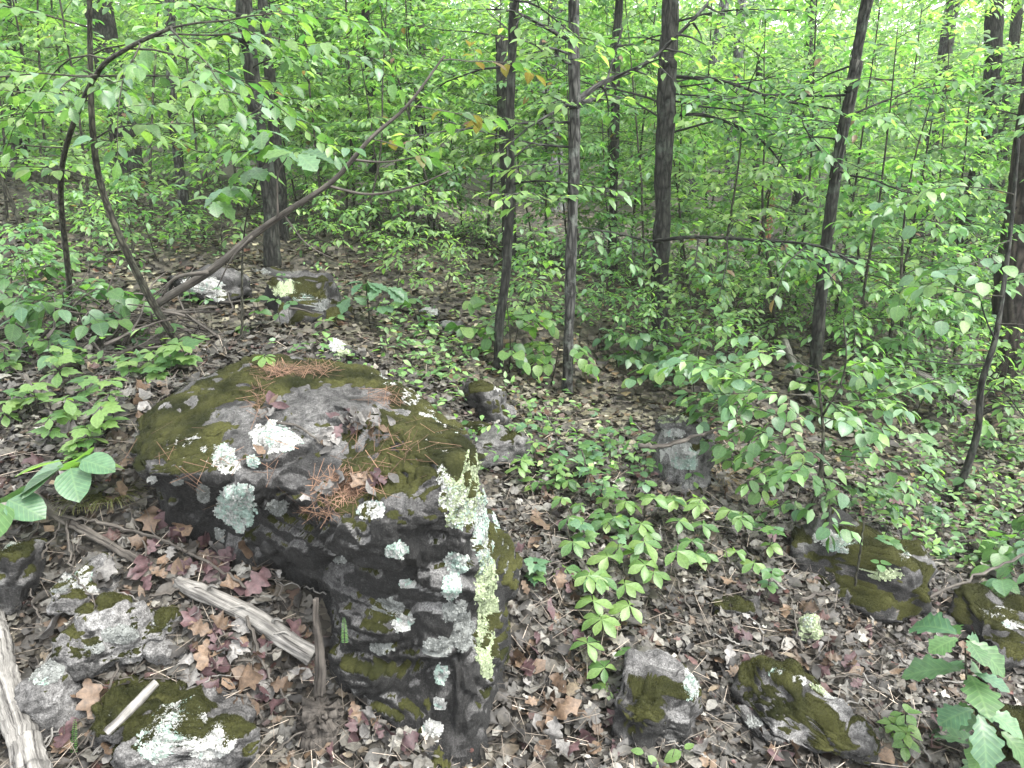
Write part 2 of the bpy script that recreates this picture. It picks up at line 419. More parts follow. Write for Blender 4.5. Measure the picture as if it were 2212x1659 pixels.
# low resolution shapes for crowns (4 triangles)
LO = np.array([(0, 0, 0), (-.24, .32, .05), (-.2, .66, .02), (0, 1, -.12), (.2, .66, .02), (.24, .32, .05), (0, .5, -.01)])
LOT = np.array([(0, 6, 1), (1, 6, 2), (2, 6, 3), (3, 6, 4), (4, 6, 5), (5, 6, 0)])
LO2 = np.array([(0, 0, 0), (-.3, .48, .06), (0, 1, -.1), (.3, .48, .06)]); LO2T = np.array([(0, 3, 1), (1, 3, 2)])
def frames(D, N):
    D = norm(D); N = norm(N-D*(N*D).sum(-1, keepdims=True)); X = np.cross(D, N); return X, D, N
def scatter(proto, T, P, D, N, S, C=None):
    """many copies of a small shape as one vertex/triangle array"""
    X, Y, Z = frames(D, N); k = len(P)
    V = P[:, None]+S[:, None, None]*(X[:, None]*proto[None, :, :1]+Y[:, None]*proto[None, :, 1:2]+Z[:, None]*proto[None, :, 2:3])
    TT = (T[None]+(np.arange(k)*len(proto))[:, None, None]).reshape(-1, T.shape[1])
    CC = None if C is None else np.repeat(C, len(proto), 0)
    return V.reshape(-1, 3), TT, CC
def leaf_obj(parent, base, shape, mat, p, d, n, s, name='leaf'):
    X, Y, Z = frames(np.asarray(d, float)[None], np.asarray(n, float)[None])
    R = np.eye(4); R[:3, 0] = X[0]*s; R[:3, 1] = Y[0]*s; R[:3, 2] = Z[0]*s; R[:3, 3] = np.asarray(p)-np.asarray(base)
    o = bpy.data.objects.new(name, leaf_mesh(shape, mat)); LINK(o); o.parent = parent
    o.matrix_local = Matrix(R.tolist())
    return o

#@@SETTING
# ------------------------------------------------------------------ the setting: ground
def axis(lo, hi, fine_lo, fine_hi, st, gr):
    a = list(np.arange(fine_lo, fine_hi, st)); d = st
    while a[-1] < hi: d *= gr; a.append(a[-1]+d)
    d = st
    while a[0] > lo: d *= gr; a.insert(0, a[0]-d)
    return np.array(a)
ax_ = axis(-260, 260, -3.2, 3.6, .03, 1.09); ay_ = axis(-40, 400, .7, 6.5, .03, 1.09)
XX, YY = np.meshgrid(ax_, ay_); ZZ = G(XX, YY)-.012
nx, ny = len(ax_), len(ay_)
i = np.arange(ny-1)[:, None]*nx; j = np.arange(nx-1)[None]
put('ground', mesh('ground', np.stack([XX, YY, ZZ], -1).reshape(-1, 3), None, np.stack([i+j, i+j+1, i+nx+j+1, i+nx+j], -1).reshape(-1, 4), M['ground']), kind='structure')

# ------------------------------------------------------------------ rocks with moss and lichen
def vnormals(V, Q):
    n = np.zeros_like(V); a, b, c = V[Q[:, 0]], V[Q[:, 1]], V[Q[:, 2]]
    d = V[Q[:, -1]]
    fn = np.cross(c-a, d-b) if Q.shape[1] == 4 else np.cross(b-a, c-a)
    for k in range(Q.shape[1]): np.add.at(n, Q[:, k], fn)
    return norm(n), fn
LCOL = {'w': ((.35, .35, .335), (.25, .26, .245)), 't': ((.18, .27, .235), (.29, .335, .30)), 'y': ((.21, .265, .14), (.28, .31, .22)), 'g': ((.19, .20, .19), (.11, .115, .11))}
LOBE = np.array([(0, 0, .05), (-.5, -.35, .16), (.1, -.6, .05), (.6, -.1, .18), (.3, .55, .08), (-.4, .45, .15)]); LOBET = np.array([(0, 1, 2), (0, 2, 3), (0, 3, 4), (0, 4, 5), (0, 5, 1)])
BLD = np.array([(-.16, 0, 0), (.16, 0, 0), (0, 1, 0)]); BLDT = np.array([(0, 1, 2)])
def dress(root, off, V, Q, lichens=(), mossf=None, blade_n=26000, seed=1, lobe=.0062, moss_col=((.008, .0095, .003), (.032, .033, .011))):
    """lichens: (px, py, rx, ry, colour) in photo pixels, looked up on the rock's own surface"""
    rng = np.random.default_rng(seed)
    N, fn = vnormals(V, Q); area = np.linalg.norm(fn, axis=1)*.5; C = V[Q].mean(1); Nf = norm(fn)
    px, py, f = pix(C); view = norm(np.array([0, 0, CAMZ])-C); facing = (view*Nf).sum(-1)
    for (cx, cy, rx, ry, kind) in lichens:
        e = ((px-cx)/rx)**2+((py-cy)/ry)**2
        e = e+fbm(C*28, 3, seed+3)*.55
        idx = np.where((e < 1) & (facing > .05))[0]
        if len(idx) < 3: continue
        # drop anything hidden far behind the front of the patch
        near = np.percentile(f[idx], 25); idx = idx[f[idx] < near+.25]
        A = area[idx].sum(); n = int(min(4000, max(30, A/(lobe**2)*2.6)))
        pk = rng.choice(idx, n, p=area[idx]/A)
        w = rng.dirichlet(np.ones(Q.shape[1]), n); P = (V[Q[pk]]*w[..., None]).sum(1)
        nn = norm(Nf[pk]+rng.normal(0, .17, (n, 3))); d = rng.normal(0, 1, (n, 3))
        s = lobe*rng.uniform(.5, 1.35, n)
        P = P+Nf[pk]*(.001+.0025*np.clip(1-e[pk], 0, 1)*rng.random(n))[:, None]
        a, b = LCOL[kind]; tt = rng.random(n)[:, None]; c = (np.array(a)*tt+np.array(b)*(1-tt))*rng.uniform(.72, 1.12, (n, 1))
        if kind == 't': c = np.where((fbm(P*40, 2, 8) > .15)[:, None], c, np.array([[.28, .29, .275]])*rng.uniform(.7, 1.1, (n, 1)))
        if kind == 'w': c = np.where((fbm(P*30, 2, 4) > .45)[:, None], np.array([[.22, .29, .255]]), c)
        mb = MB(); mb.add(*[q for q in scatter(LOBE, LOBET, P, d, nn, s, c)][:2], None, np.repeat(c, len(LOBE), 0))
        core = idx[e[idx] < .8+.3*rng.random(len(idx))]
        if len(core) > 2:
            U, inv = np.unique(Q[core], return_inverse=True); inv = inv.reshape(-1, Q.shape[1])
            q3 = inv if Q.shape[1] == 3 else None; q4 = inv if Q.shape[1] == 4 else None
            mb.add(V[U]+N[U]*(.0022+.0025*fbm(V[U]*120, 2, 5))[:, None], q3, q4, (np.array(a)*.5+np.array(b)*.5)*(.8+.25*fbm(V[U]*60, 2, 9))[:, None])
        put('lichen_patch', mb.mesh('lichen_patch', M['lichen'], False, off), root, kind='stuff')
    if mossf is not None:
        mv = mossf(V, N, *pix(V)[:2]); mf = mv[Q].mean(1)
        idx = np.where(mf > 0)[0]
        if len(idx) > 5:
            h = np.where(mv > 0, .0012+.008*sstep(0, .6, mv)*(.75+.6*fbm(V*55, 3, seed)), -.004)
            U, inv = np.unique(Q[idx], return_inverse=True)
            sv = V[U]+N[U]*h[U, None]
            ca, cb = np.array(moss_col[0]), np.array(moss_col[1])
            tc = np.clip(.5+.6*fbm(V[U]*9, 3, seed+5), 0, 1)[:, None]
            mp_ = put('moss_patch', mesh('moss_patch', sv-off, None if Q.shape[1] == 4 else inv.reshape(-1, 3), inv.reshape(-1, 4) if Q.shape[1] == 4 else None, M['moss'], True, ca*(1-tc)+cb*tc), root, kind='stuff')
            A = area[idx].sum(); n = int(min(60000, A*blade_n/.25*.25*4))
            pk = rng.choice(idx, n, p=area[idx]/A); w = rng.dirichlet(np.ones(Q.shape[1]), n)
            P = ((V+N*h[:, None])[Q[pk]]*w[..., None]).sum(1)
            d = norm(Nf[pk]+rng.normal(0, .5, (n, 3))); s = rng.uniform(.003, .008, n)
            tc = np.clip(.5+.6*fbm(P*9, 3, seed+5)+rng.normal(0, .25, n), 0, 1.3)[:, None]
            Vv, Tt, Cc = scatter(BLD, BLDT, P-Nf[pk]*.002, d, rng.normal(0, 1, (n, 3)), s, ca*(1-tc)+cb*tc)
            put('moss_blades', mesh('moss_blades', Vv-off, Tt, None, M['moss'], False, Cc), mp_, kind='stuff')

def crust_shade_attr(V, N, base=.15, side=.55, seed=0, pale=0.):
    """black crust, mostly on the steep faces, in patches; on the boulder also painted front shade"""
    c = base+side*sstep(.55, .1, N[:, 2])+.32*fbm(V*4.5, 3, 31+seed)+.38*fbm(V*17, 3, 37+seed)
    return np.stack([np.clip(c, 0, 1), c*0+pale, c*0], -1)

# --- the big boulder: rings of control points (ground line, lower face, brow, top edge), back to front
RB = [(-1.38,2.62,.28),(-1.21,2.35,.23),(-1.02,2.37,.16),(-.89,2.34,.10),(-.734,2.27,-.0),(-.594,2.08,-.17),(-.417,1.98,-.32),(-.25,1.92,-.44),(-.10,2.0,-.36),(.01,2.36,-.32),(0.,2.8,-.24),(-.2,3.15,-.02),(-.65,3.35,.24),(-1.1,3.3,.36),(-1.42,2.95,.36)]
RM = [(-1.37,2.60,.38),(-1.22,2.33,.36),(-.99,2.33,.31),(-.838,2.28,.27),(-.706,2.22,.18),(-.554,2.15,.128),(-.38,2.08,.072),(-.227,2.02,.09),(-.105,2.06,.06),(-.005,2.4,-.03),(-.1,2.76,.0),(-.32,3.06,.2),(-.65,3.3,.36),(-1.1,3.25,.43),(-1.4,2.93,.43)]
RW = [(-1.35,2.58,.46),(-1.24,2.29,.45),(-.955,2.25,.47),(-.779,2.20,.45),(-.644,2.12,.413),(-.489,2.05,.385),(-.337,1.99,.43),(-.205,1.975,.46),(-.12,2.04,.41),(-.07,2.4,.27),(-.2,2.72,.28),(-.42,3.0,.38),(-.66,3.2,.49),(-1.1,3.2,.51),(-1.37,2.9,.5)]
RE = [(-1.29,2.62,.52),(-1.19,2.37,.53),(-.99,2.38,.56),(-.79,2.33,.556),(-.63,2.28,.52),(-.49,2.17,.49),(-.334,2.1,.495),(-.205,2.1,.567),(-.136,2.16,.58),(-.165,2.4,.53),(-.275,2.62,.505),(-.50,2.88,.57),(-.70,3.07,.60),(-1.1,3.06,.60),(-1.29,2.88,.56)]
CEN = np.array([-.70, 2.62, .61])
def ring(R, n=38):
    P = np.array(R); m = len(P); P = np.vstack([P[-1:], P, P[:2]])
    out = []
    for q in range(1, m+1):
        t = np.linspace(0, 1, n, endpoint=False)[:, None]; a, b, c, d = P[q-1], P[q], P[q+1], P[q+2]
        out.append(.5*(2*b+(c-a)*t+(2*a-5*b+4*c-d)*t*t+(3*b-a-3*c+d)*t**3))
    return np.vstack(out)
rb, rm, rw, re = (ring(R) for R in (RB, RM, RW, RE))
lo = rb.copy(); lo[:, 2] -= .3
def inner(f, dz): r = re*(1-f)+CEN*f; r[:, 2] = re[:, 2]*(1-f)+CEN[2]*f+dz; return r
prof = np.stack([lo, rb, rm, rw, re, inner(.22, .008), inner(.5, .004), inner(.8, .0), inner(.995, 0)], 0)   # 9 x n x 3
segs = [6, 46, 46, 32, 24, 26, 24, 14]
rows = []
PP = np.concatenate([2*prof[:1]-prof[1:2], prof, 2*prof[-1:]-prof[-2:-1]], 0)
for q in range(8):
    a, b, c, d = PP[q], PP[q+1], PP[q+2], PP[q+3]
    for t in np.linspace(0, 1, segs[q], endpoint=False):
        cr = .5*(2*b+(c-a)*t+(2*a-5*b+4*c-d)*t*t+(3*b-a-3*c+d)*t**3); rows.append(.75*cr+.25*(b*(1-t)+c*t))
rows.append(prof[-1]); BV = np.stack(rows, 0); m_, n_ = BV.shape[:2]; BV = BV.reshape(-1, 3)
i = np.arange(m_-1)[:, None]*n_; j = np.arange(n_)[None]; k = (j+1) % n_
BQ = np.stack([i+j, i+k, i+n_+k, i+n_+j], -1).reshape(-1, 4)
BN, _ = vnormals(BV, BQ)
topn = sstep(.4, .8, BN[:, 2])
bz = BV[:, 2]+.10*BV[:, 0]+.02*fbm(BV*3, 2, 3)
lay = np.abs(((bz*7.5+fbm(BV*np.array([1.6, 1.6, .6]), 3, 4)*.8) % 1)-.5)*2
d = fbm(BV*2.6, 3, 1)*.020 + fbm(BV*9, 4, 2)*.009*(1-.3*topn) + fbm(BV*30, 4, 6)*.0055
_q = fbm(BV*np.array([4.2, 4.2, 6.5]), 2, 14)*2.6; _fl = np.floor(_q); d += (1-.55*topn)*.024*(_fl+sstep(.0, .16, _q-_fl)-1)
d += (1-topn)*(-.010*sstep(.84, 1., lay)*sstep(-.1, .4, fbm(BV*3.3, 2, 24)) + .007*np.abs(fbm(BV*18, 3, 28)) + .004*fbm(np.stack([BV[:, 0]*9, BV[:, 1]*9, BV[:, 2]*46], -1), 3, 8))
bpx, bqy, bf = pix(BV)
def seg_d(px, py, pts):
    r = np.full(px.shape, 1e9)
    for (x0, y0), (x1, y1) in zip(pts[:-1], pts[1:]):
        t = np.clip(((px-x0)*(x1-x0)+(py-y0)*(y1-y0))/((x1-x0)**2+(y1-y0)**2), 0, 1)
        r = np.minimum(r, np.hypot(px-x0-t*(x1-x0), py-y0-t*(y1-y0)))
    return r
frontm = ((np.array([0, 0, CAMZ])-BV)*BN).sum(-1) > 0
def groove(pts, w, dep):
    global d
    g = seg_d(bpx+8*fbm(BV*14, 2, 12), bqy+8*fbm(BV*14, 2, 13), pts)
    d = d - frontm*dep*np.exp(-(g/w)**2)
groove([(285, 1030), (400, 1050), (520, 1030), (600, 1000), (660, 975)], 9, .026)
groove([(560, 1080), (680, 1050), (760, 1060)], 8, .013)
groove([(690, 1235), (800, 1225), (940, 1235), (1030, 1250)], 11, .028)
groove([(760, 1420), (860, 1440), (990, 1440)], 16, .035)
groove([(1035, 1000), (1042, 1200), (1060, 1400), (1040, 1520)], 7, .028)
groove([(1075, 1090), (1085, 1250), (1078, 1420)], 7, .02)
groove([(545, 830), (565, 900), (560, 960)], 7, .012)
groove([(640, 890), (660, 930), (655, 965)], 10, .010)
d += frontm*.022*np.exp(-(((bpx-590)/70)**2+((bqy-955)/28)**2)) + frontm*.03*np.exp(-(((bpx-900)/90)**2+((bqy-1418)/14)**2))
BV = BV+BN*d[:, None]
BN, _ = vnormals(BV, BQ)
cr = crust_shade_attr(BV, BN, .10, .95)  # real crust, blackened further to paint in the shade below the overhanging brow
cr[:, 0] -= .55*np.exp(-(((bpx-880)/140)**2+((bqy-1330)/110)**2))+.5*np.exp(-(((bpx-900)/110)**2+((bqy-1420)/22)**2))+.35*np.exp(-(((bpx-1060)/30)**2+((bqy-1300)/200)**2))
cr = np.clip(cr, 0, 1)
def boulder_moss(V, N, px, py):
    m = sstep(.30, .62, N[:, 2])*1.0 - .86 + .66*fbm(V*5.5, 4, 40)+.42*fbm(V*30, 3, 44)
    def el(cx, cy, rx, ry, a): return a*np.exp(-(((px-cx)/rx)**2+((py-cy)/ry)**2))
    m += el(640, 805, 230, 26, .55)+el(400, 900, 110, 60, .6)+el(470, 840, 60, 30, .5)+el(520, 860, 60, 40, .2)+el(900, 900, 110, 50, .5)+el(860, 1000, 120, 60, .5)+el(300, 975, 50, 30, .5)+el(700, 1110, 100, 18, .3)
    m -= el(700, 870, 110, 38, 1.1)+el(510, 890, 40, 20, .8)+el(640, 1030, 90, 40, .8)+el(450, 800, 40, 14, .6)+el(780, 850, 60, 25, .5)+el(620, 930, 70, 25, .7)+el(720, 970, 60, 35, .7)+el(760, 770, 80, 6, .8)
    m += el(548, 1170, 22, 45, .9)*(N[:, 2] < .5)+el(840, 1185, 60, 18, .55)*(N[:, 2] < .5)+el(800, 1270, 60, 20, .5)*(N[:, 2] < .5)+el(1100, 1400, 14, 80, .9)
    return m
BL = [(410,962,50,25,'w'),(592,946,54,32,'w'),(476,985,34,24,'t'),(490,1005,24,20,'w'),(545,996,15,13,'t'),(510,1097,42,50,'t'),(803,1103,31,19,'w'),(857,1190,26,19,'t'),
      (1000,1055,46,85,'y'),(968,1040,20,70,'w'),(1005,1100,38,50,'t'),(1020,1020,26,40,'y'),(1044,1150,24,95,'t'),(1050,1280,22,110,'y'),(1048,1390,20,70,'y'),(1072,1100,9,50,'t'),
      (985,1216,26,22,'t'),(976,1268,22,32,'t'),(985,1320,30,26,'g'),(840,1318,36,26,'g'),(868,1340,26,22,'w'),(1000,1370,28,36,'g'),(945,1395,40,20,'g'),
      (835,812,34,14,'w'),(868,832,34,16,'w'),(900,858,32,18,'w'),(935,892,30,20,'w'),(965,925,24,20,'w'),(930,968,30,16,'w'),(760,781,44,6,'w'),(955,1455,16,24,'t'),(950,1520,12,16,'w'),(934,1575,22,26,'w'),
      (385,1040,14,8,'g'),(440,1065,14,20,'g'),(330,1035,10,7,'w'),(475,1150,14,12,'g'),(600,1095,22,16,'g'),(735,1210,14,8,'g'),(1090,1200,9,40,'g'),(880,1260,18,10,'w'),(820,1400,30,12,'g')]
broot = thing('boulder', (-.65, 2.55, -.1), 'massive dark grey boulder capped with olive moss and pale crusty lichen', 'boulder')
boff = np.array([-.65, 2.55, -.1])
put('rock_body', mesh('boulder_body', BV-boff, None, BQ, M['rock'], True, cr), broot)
dress(broot, boff, BV, BQ, BL, boulder_moss, 70000, 3)

# --- smaller rocks
import bmesh
def ico(sub):
    b = bmesh.new(); bmesh.ops.create_icosphere(b, subdivisions=sub, radius=1)
    V = np.array([v.co[:] for v in b.verts]); T = np.array([[v.index for v in f.verts] for f in b.faces]); b.free(); return V, T
ICO5, ICO4, ICO3 = ico(6), ico(5), ico(4)
def rock(name, label, px, py, w, h, dpt, tilt=(0, 0, 0), seed=0, sink=.35, lich=(), moss=.0, moss_dir=None, res=ICO4, crust=(.1, .35), Y=None, cuts=7, boxy=.55, blades=60000, pale=0.):
    """(px,py): photo pixel where the rock meets the ground in front; w, h, dpt in metres"""
    rng = np.random.default_rng(1000+seed)
    g = gnd(px, py) if Y is None else at(px, py, Y)
    g = g+np.array([0, dpt*.18, 0]); g[2] = float(G(g[0], g[1]))
    V, T = res; V = V.copy()
    V = np.sign(V)*np.abs(V)**boxy; V /= np.abs(V).max()
    for _ in range(cuts):
        n = norm(rng.normal(0, 1, 3)); k = rng.uniform(.62, .92); dd = V@n-k*.95; V = V-np.where(dd > 0, dd*.88, 0)[:, None]*n
    V = V*np.array([w/2, dpt/2, h/2])
    s = (w*dpt*h)**(1/3)
    N, _ = vnormals(V, T)
    V = V+N*((fbm(V*2.2/s+seed*7.3, 3, 2)*.13+fbm(V*6/s+seed*3.1, 4, 3)*.06)*s+fbm(V*40+seed, 3, 5)*.003+.006*(1-np.abs(N[:, 2]))*fbm(np.stack([V[:, 0]*8, V[:, 1]*8, V[:, 2]*50], -1), 2, seed))[:, None]
    R = np.array(Matrix.Rotation(tilt[2], 3, 'Z') @ Matrix.Rotation(tilt[1], 3, 'Y') @ Matrix.Rotation(tilt[0], 3, 'X'))
    V = V@R.T + g + np.array([0, 0, h*(.5-sink-.34)])
    N, _ = vnormals(V, T)
    root = thing(name, g, label, 'rock')
    put('rock_body', mesh('rock_body', V-g, T, None, M['rock'], True, crust_shade_attr(V, N, crust[0], crust[1], seed, pale)), root)
    mf = None
    if moss > 0:
        md = norm(np.array(moss_dir if moss_dir is not None else (0, 0, 1.)))
        mf = lambda V, N, px, py: sstep(.1, .75, N@md)*.9-1.12+moss+.55*fbm(V*9+seed, 4, 50)
    dress(root, g, V, T, lich, mf, blades, seed+60)
    return root
R_ = math.radians
rock('rock', 'low domed rock with a pale green lichen cap at the foot of a trunk', 650, 690, .62, .40, .5, (0, .1, .2), 1, -.05, [(625,625,40,16,'y'),(660,640,30,12,'t'),(690,655,24,16,'g')], .42)
rock('rock', 'pale whitish flat rock behind the leaning dead sapling', 445, 655, .55, .28, .4, (0, .15, 0), 2, .0, [(440,618,50,18,'w'),(470,635,20,14,'w')], .1)
rock('rock', 'long low stone under the pair of dark trunks', 600, 605, .55, .13, .3, (0, 0, .1), 3, .2, [(560,590,30,8,'g')], .2, res=ICO3)
rock('rock', 'small upright stone crusted white and green beyond the boulder', 735, 778, .15, .19, .14, (0, .25, 0), 4, .1, [(728,742,16,18,'w'),(742,762,14,10,'y')], .0, res=ICO3)
rock('rock', 'small rounded pale stone lying beyond the white streak of the boulder', 915, 690, .22, .13, .2, (0, .2, 0), 5, .2, [(905,665,24,8,'w'),(935,675,14,8,'w')], .1, res=ICO3)
rock('rock', 'small angular grey stone leaning in the litter by a blue green oak seedling', 972, 722, .19, .16, .18, (0, .3, .3), 6, .2, [(965,700,14,12,'g')], .0, res=ICO3)
rock('rock', 'dark blocky stone with a mossy side right behind the boulder', 1050, 900, .26, .30, .26, (.1, -.1, .2), 7, .12, [(1075,835,14,8,'w')], .45)
rock('rock', 'pale wedge shaped stone leaning on a dark mossy one', 1088, 902, .13, .08, .12, (0, .3, .2), 8, .0, [], 0, res=ICO3, crust=(-.3, .1), pale=1.2)
rock('rock', 'flat grey slab half buried against the side of the boulder', 1065, 985, .30, .13, .34, (0, .12, .3), 9, .0, [], .15, crust=(-.2, .2), pale=.7)
rock('rock', 'tall layered block with moss cap and pale lichen beside the leafy shrub', 1475, 1050, .27, .56, .36, (-.15, .0, .25), 10, -.06, [(1450,905,30,9,'y'),(1455,935,26,10,'w'),(1470,975,40,18,'w'),(1480,995,30,14,'t')], .32, crust=(-.15, .3), pale=.7)
rock('rock', 'broad mossy slab with white lichen streaks sloping under the thin saplings', 1880, 1262, .62, .24, .55, (.0, .16, -.5), 11, .2, [(1800,1165,42,16,'w'),(1815,1180,36,14,'t'),(1895,1205,26,9,'w'),(1915,1240,36,12,'y'),(1950,1190,14,20,'w')], .42)
rock('rock', 'squat mossy rock with a thick white lichen crust down one edge', 1425, 1590, .32, .30, .36, (.05, .25, -.35), 12, .08, [(1480,1400,20,30,'w'),(1500,1450,22,36,'w'),(1495,1480,18,30,'t'),(1395,1365,22,9,'w'),(1420,1390,12,8,'g')], .32, res=ICO5, pale=.3)
rock('rock', 'long low slanting rock ridge with a thick rounded moss end', 1750, 1600, .52, .20, .30, (.1, .34, -.42), 13, .05, [(1685,1450,24,16,'t'),(1715,1470,26,12,'w'),(1790,1500,26,9,'w'),(1770,1490,20,8,'y')], .42, res=ICO5, pale=.4)
rock('rock', 'small stone fully crusted with yellowish lichen amid grey litter', 1750, 1385, .13, .12, .12, (0, .1, 0), 14, .1, [(1750,1355,36,28,'y'),(1745,1345,14,14,'t')], 0, res=ICO4)
rock('rock', 'dark mossy stone beside a thin bare stem', 1800, 1295, .2, .10, .16, (0, .1, 0), 15, .2, [(1755,1255,22,12,'t')], .6, res=ICO3)
rock('rock', 'low moss lump poking from the litter below the shrub', 1580, 1325, .18, .09, .16, (0, .2, 0), 16, .2, [(1555,1285,14,8,'y')], .7, res=ICO3)
rock('rock', 'rounded grey rock with moss in its seams beside the weathered log', 235, 1455, .25, .20, .26, (.1, .12, -.3), 17, -.02, [(260,1370,40,20,'g'),(200,1400,24,14,'g')], .42, res=ICO5, crust=(-.25, .3), boxy=.75, pale=.9)
rock('rock', 'pale flecked stone below the dead branch, topped with whitish crust', 165, 1310, .22, .15, .2, (.1, .1, .2), 25, .05, [(160,1245,40,24,'w'),(130,1265,24,16,'g'),(195,1275,20,10,'w')], .3, res=ICO4, crust=(-.25, .2), pale=.9)
rock('rock', 'flat pale slab stone wedged between the rounded grey rock and the log', 335, 1392, .17, .10, .16, (.0, .15, .4), 26, .05, [(340,1350,24,10,'g')], .25, res=ICO4, crust=(-.3, .2), pale=1.1)
rock('rock', 'sunken grey slab with a mossy back under the pale stick', 300, 1590, .26, .14, .26, (.15, .1, .1), 27, .0, [(260,1540,30,14,'g')], .45, res=ICO4, crust=(-.2, .3), pale=.6)
rock('rock', 'grey stone with a lichen bloom and moss standing at the end of the pale stick', 400, 1665, .44, .24, .34, (.05, .1, .2), 18, .02, [(370,1560,50,44,'t'),(400,1535,40,22,'w'),(450,1600,60,40,'w'),(330,1600,40,40,'t')], .25, res=ICO5, crust=(-.2, .35), pale=.7)
rock('rock', 'speckled grey stone wedged under a tan oak leaf by the pale bleached log', 105, 1555, .20, .17, .24, (.1, -.1, .2), 19, .05, [(100,1440,40,30,'g'),(90,1470,14,8,'t')], .2, res=ICO4, crust=(-.2, .3), pale=.8)
rock('rock', 'upright stone with a bright top and mossy flank beside the dead branch', 15, 1300, .20, .26, .24, (0, .1, .1), 20, .05, [(12,1170,30,26,'w')], .45, res=ICO4)
rock('rock', 'small square grey stone set in moss next to the broad grey rock', 345, 1432, .12, .09, .12, (0, .1, .3), 21, .1, [], .05, res=ICO3, crust=(-.3, .2), pale=1.)
rock('rock', 'mossy stone with white flecks by the young oak', 2200, 1400, .42, .2, .4, (0, .2, 0), 22, .1, [(2150,1320,30,10,'w'),(2185,1350,24,10,'w')], .5)
rock('rock', 'mossy dark stone beneath the big leaves of the young oak', 2195, 1640, .3, .2, .3, (0, .2, 0), 23, .1, [], .6)
rock('rock', 'grey speckled stone half sunk in grey litter by the ridge rock', 1660, 1590, .26, .12, .24, (0, .3, .2), 24, .1, [(1630,1560,20,12,'g')], .2, res=ICO4, crust=(-.1, .3))
#@@LITTER
# ------------------------------------------------------------------ leaf litter
def dead_shape(kind, curl, bend, seed):
    r = np.random.default_rng(seed)
    f = {'oak': oakw, 'ov': lambda x: ovate(x, .27), 'la': lanc, 'obov': obov}[kind]
    n = 12 if kind == 'oak' else 5
    if kind == 'oak': f = lambda x: (.06+.22*math.sin(math.pi*min(1, x**1.15)))*(1+.42*math.sin(x*21+.4+seed))*(1 if .03 < x < .97 else .15)+.004
    V, Q, UV = blade(f, n, 0, 0)
    x, y = V[:, 0].copy(), V[:, 1]-.5
    k = 2.3*curl; V[:, 2] = (1-np.cos(x*k))/k+bend*(y*y)*.9+.03*np.sin(y*9+seed)+.42*x*np.sin(y*6+seed*2)+.06*np.sin(x*14+seed)*np.cos(y*7)
    V[:, 0] = np.sin(x*k)/k; V[:, 1] = y
    return V, Q, UV
DS = [dead_shape('oak', .35, .25, 1), dead_shape('oak', -.5, -.2, 2), dead_shape('ov', .8, .2, 3), dead_shape('ov', -.6, .35, 4), dead_shape('la', 1.1, -.25, 5), dead_shape('obov', .6, .5, 6), dead_shape('oak', 1.0, .5, 7)]
SML = [np.array([(-.28, -.4, .05), (.25, -.5, .14), (.3, .35, .1), (-.2, .5, .0), (0, 0, -.02)]), np.array([(-.2, -.5, .16), (.3, -.3, .0), (.2, .5, .15), (-.32, .3, .05), (0, 0, .06)])]
SMT = np.array([(0, 1, 4), (1, 2, 4), (2, 3, 4), (3, 0, 4)])
PAL = np.array([(.34, .315, .29), (.46, .43, .405), (.24, .215, .19), (.145, .125, .11), (.085, .072, .064), (.30, .20, .135), (.22, .10, .09), (.40, .31, .22), (.60, .57, .54)])
PAL = PAL*np.array([.96, .98, .92])*.175
PW = np.array([.19, .12, .18, .18, .18, .05, .035, .035, .03])
def ground_normal(x, y, e=.03):
    return norm(np.stack([-(G(x+e, y)-G(x-e, y))/(2*e), -(G(x, y+e)-G(x, y-e))/(2*e), np.ones_like(x)], -1))
def inside_boulder(x, y):
    # plan outline of the boulder top
    P = (np.array(RB)[:, :2]-CEN[:2])*.93+CEN[:2]; c = np.zeros(x.shape, bool); q = len(P)-1
    for p in range(len(P)):
        x0, y0 = P[p]; x1, y1 = P[q]
        c ^= ((y0 > y) != (y1 > y)) & (x < (x1-x0)*(y-y0)/(y1-y0+1e-12)+x0); q = p
    return c
def sample_view(n, y0, y1, rng, pw=1.0):
    y = y0+(y1-y0)*rng.random(n)**pw; x = (rng.random(n)*2-1)*(y*.80+.75)
    k = ~inside_boulder(x, y); return x[k], y[k]
def litter(n, y0, y1, sz, hi, seed, lift=.03, pw=1., tone=(1, 1, 1)):
    rng = np.random.default_rng(seed); mb = MB()
    x, y = sample_view(n, y0, y1, rng, pw); k = len(x)
    N = norm(ground_normal(x, y)+rng.normal(0, .27, (k, 3))); D = rng.normal(0, 1, (k, 3)); D[:, 2] *= .13
    P = np.stack([x, y, G(x, y)+rng.random(k)**1.5*lift], -1); S = sz[0]+(sz[1]-sz[0])*rng.random(k)**1.6
    C = PAL[rng.choice(len(PAL), k, p=PW/PW.sum())]*np.exp(rng.normal(0, .5, (k, 1)))*np.array(tone)
    var = rng.integers(0, len(DS) if hi else 2, k)
    for v in range(len(DS) if hi else 2):
        q = var == v
        if not q.any(): continue
        if hi: Vv, Tt, Cc = scatter(DS[v][0], DS[v][1], P[q], D[q], N[q], S[q], C[q]); mb.add(Vv, None, Tt, Cc)
        else: Vv, Tt, Cc = scatter(SML[v], SMT, P[q], D[q], N[q], S[q], C[q]); mb.add(Vv, Tt, None, Cc)
    return mb.mesh('leaf_litter', M['litter'], True)
put('leaf_litter', litter(20000, 1.2, 4.2, (.028, .095), True, 11, .04, .9), label='deep layer of grey brown fallen leaves covering the forest floor', cat='leaf litter', kind='stuff')
put('leaf_crumbs', litter(26000, 1.2, 4.5, (.015, .045), False, 12, .02, .9, (.7, .68, .64)), label='broken grey leaf fragments under the whole fallen leaves', cat='leaf litter', kind='stuff')
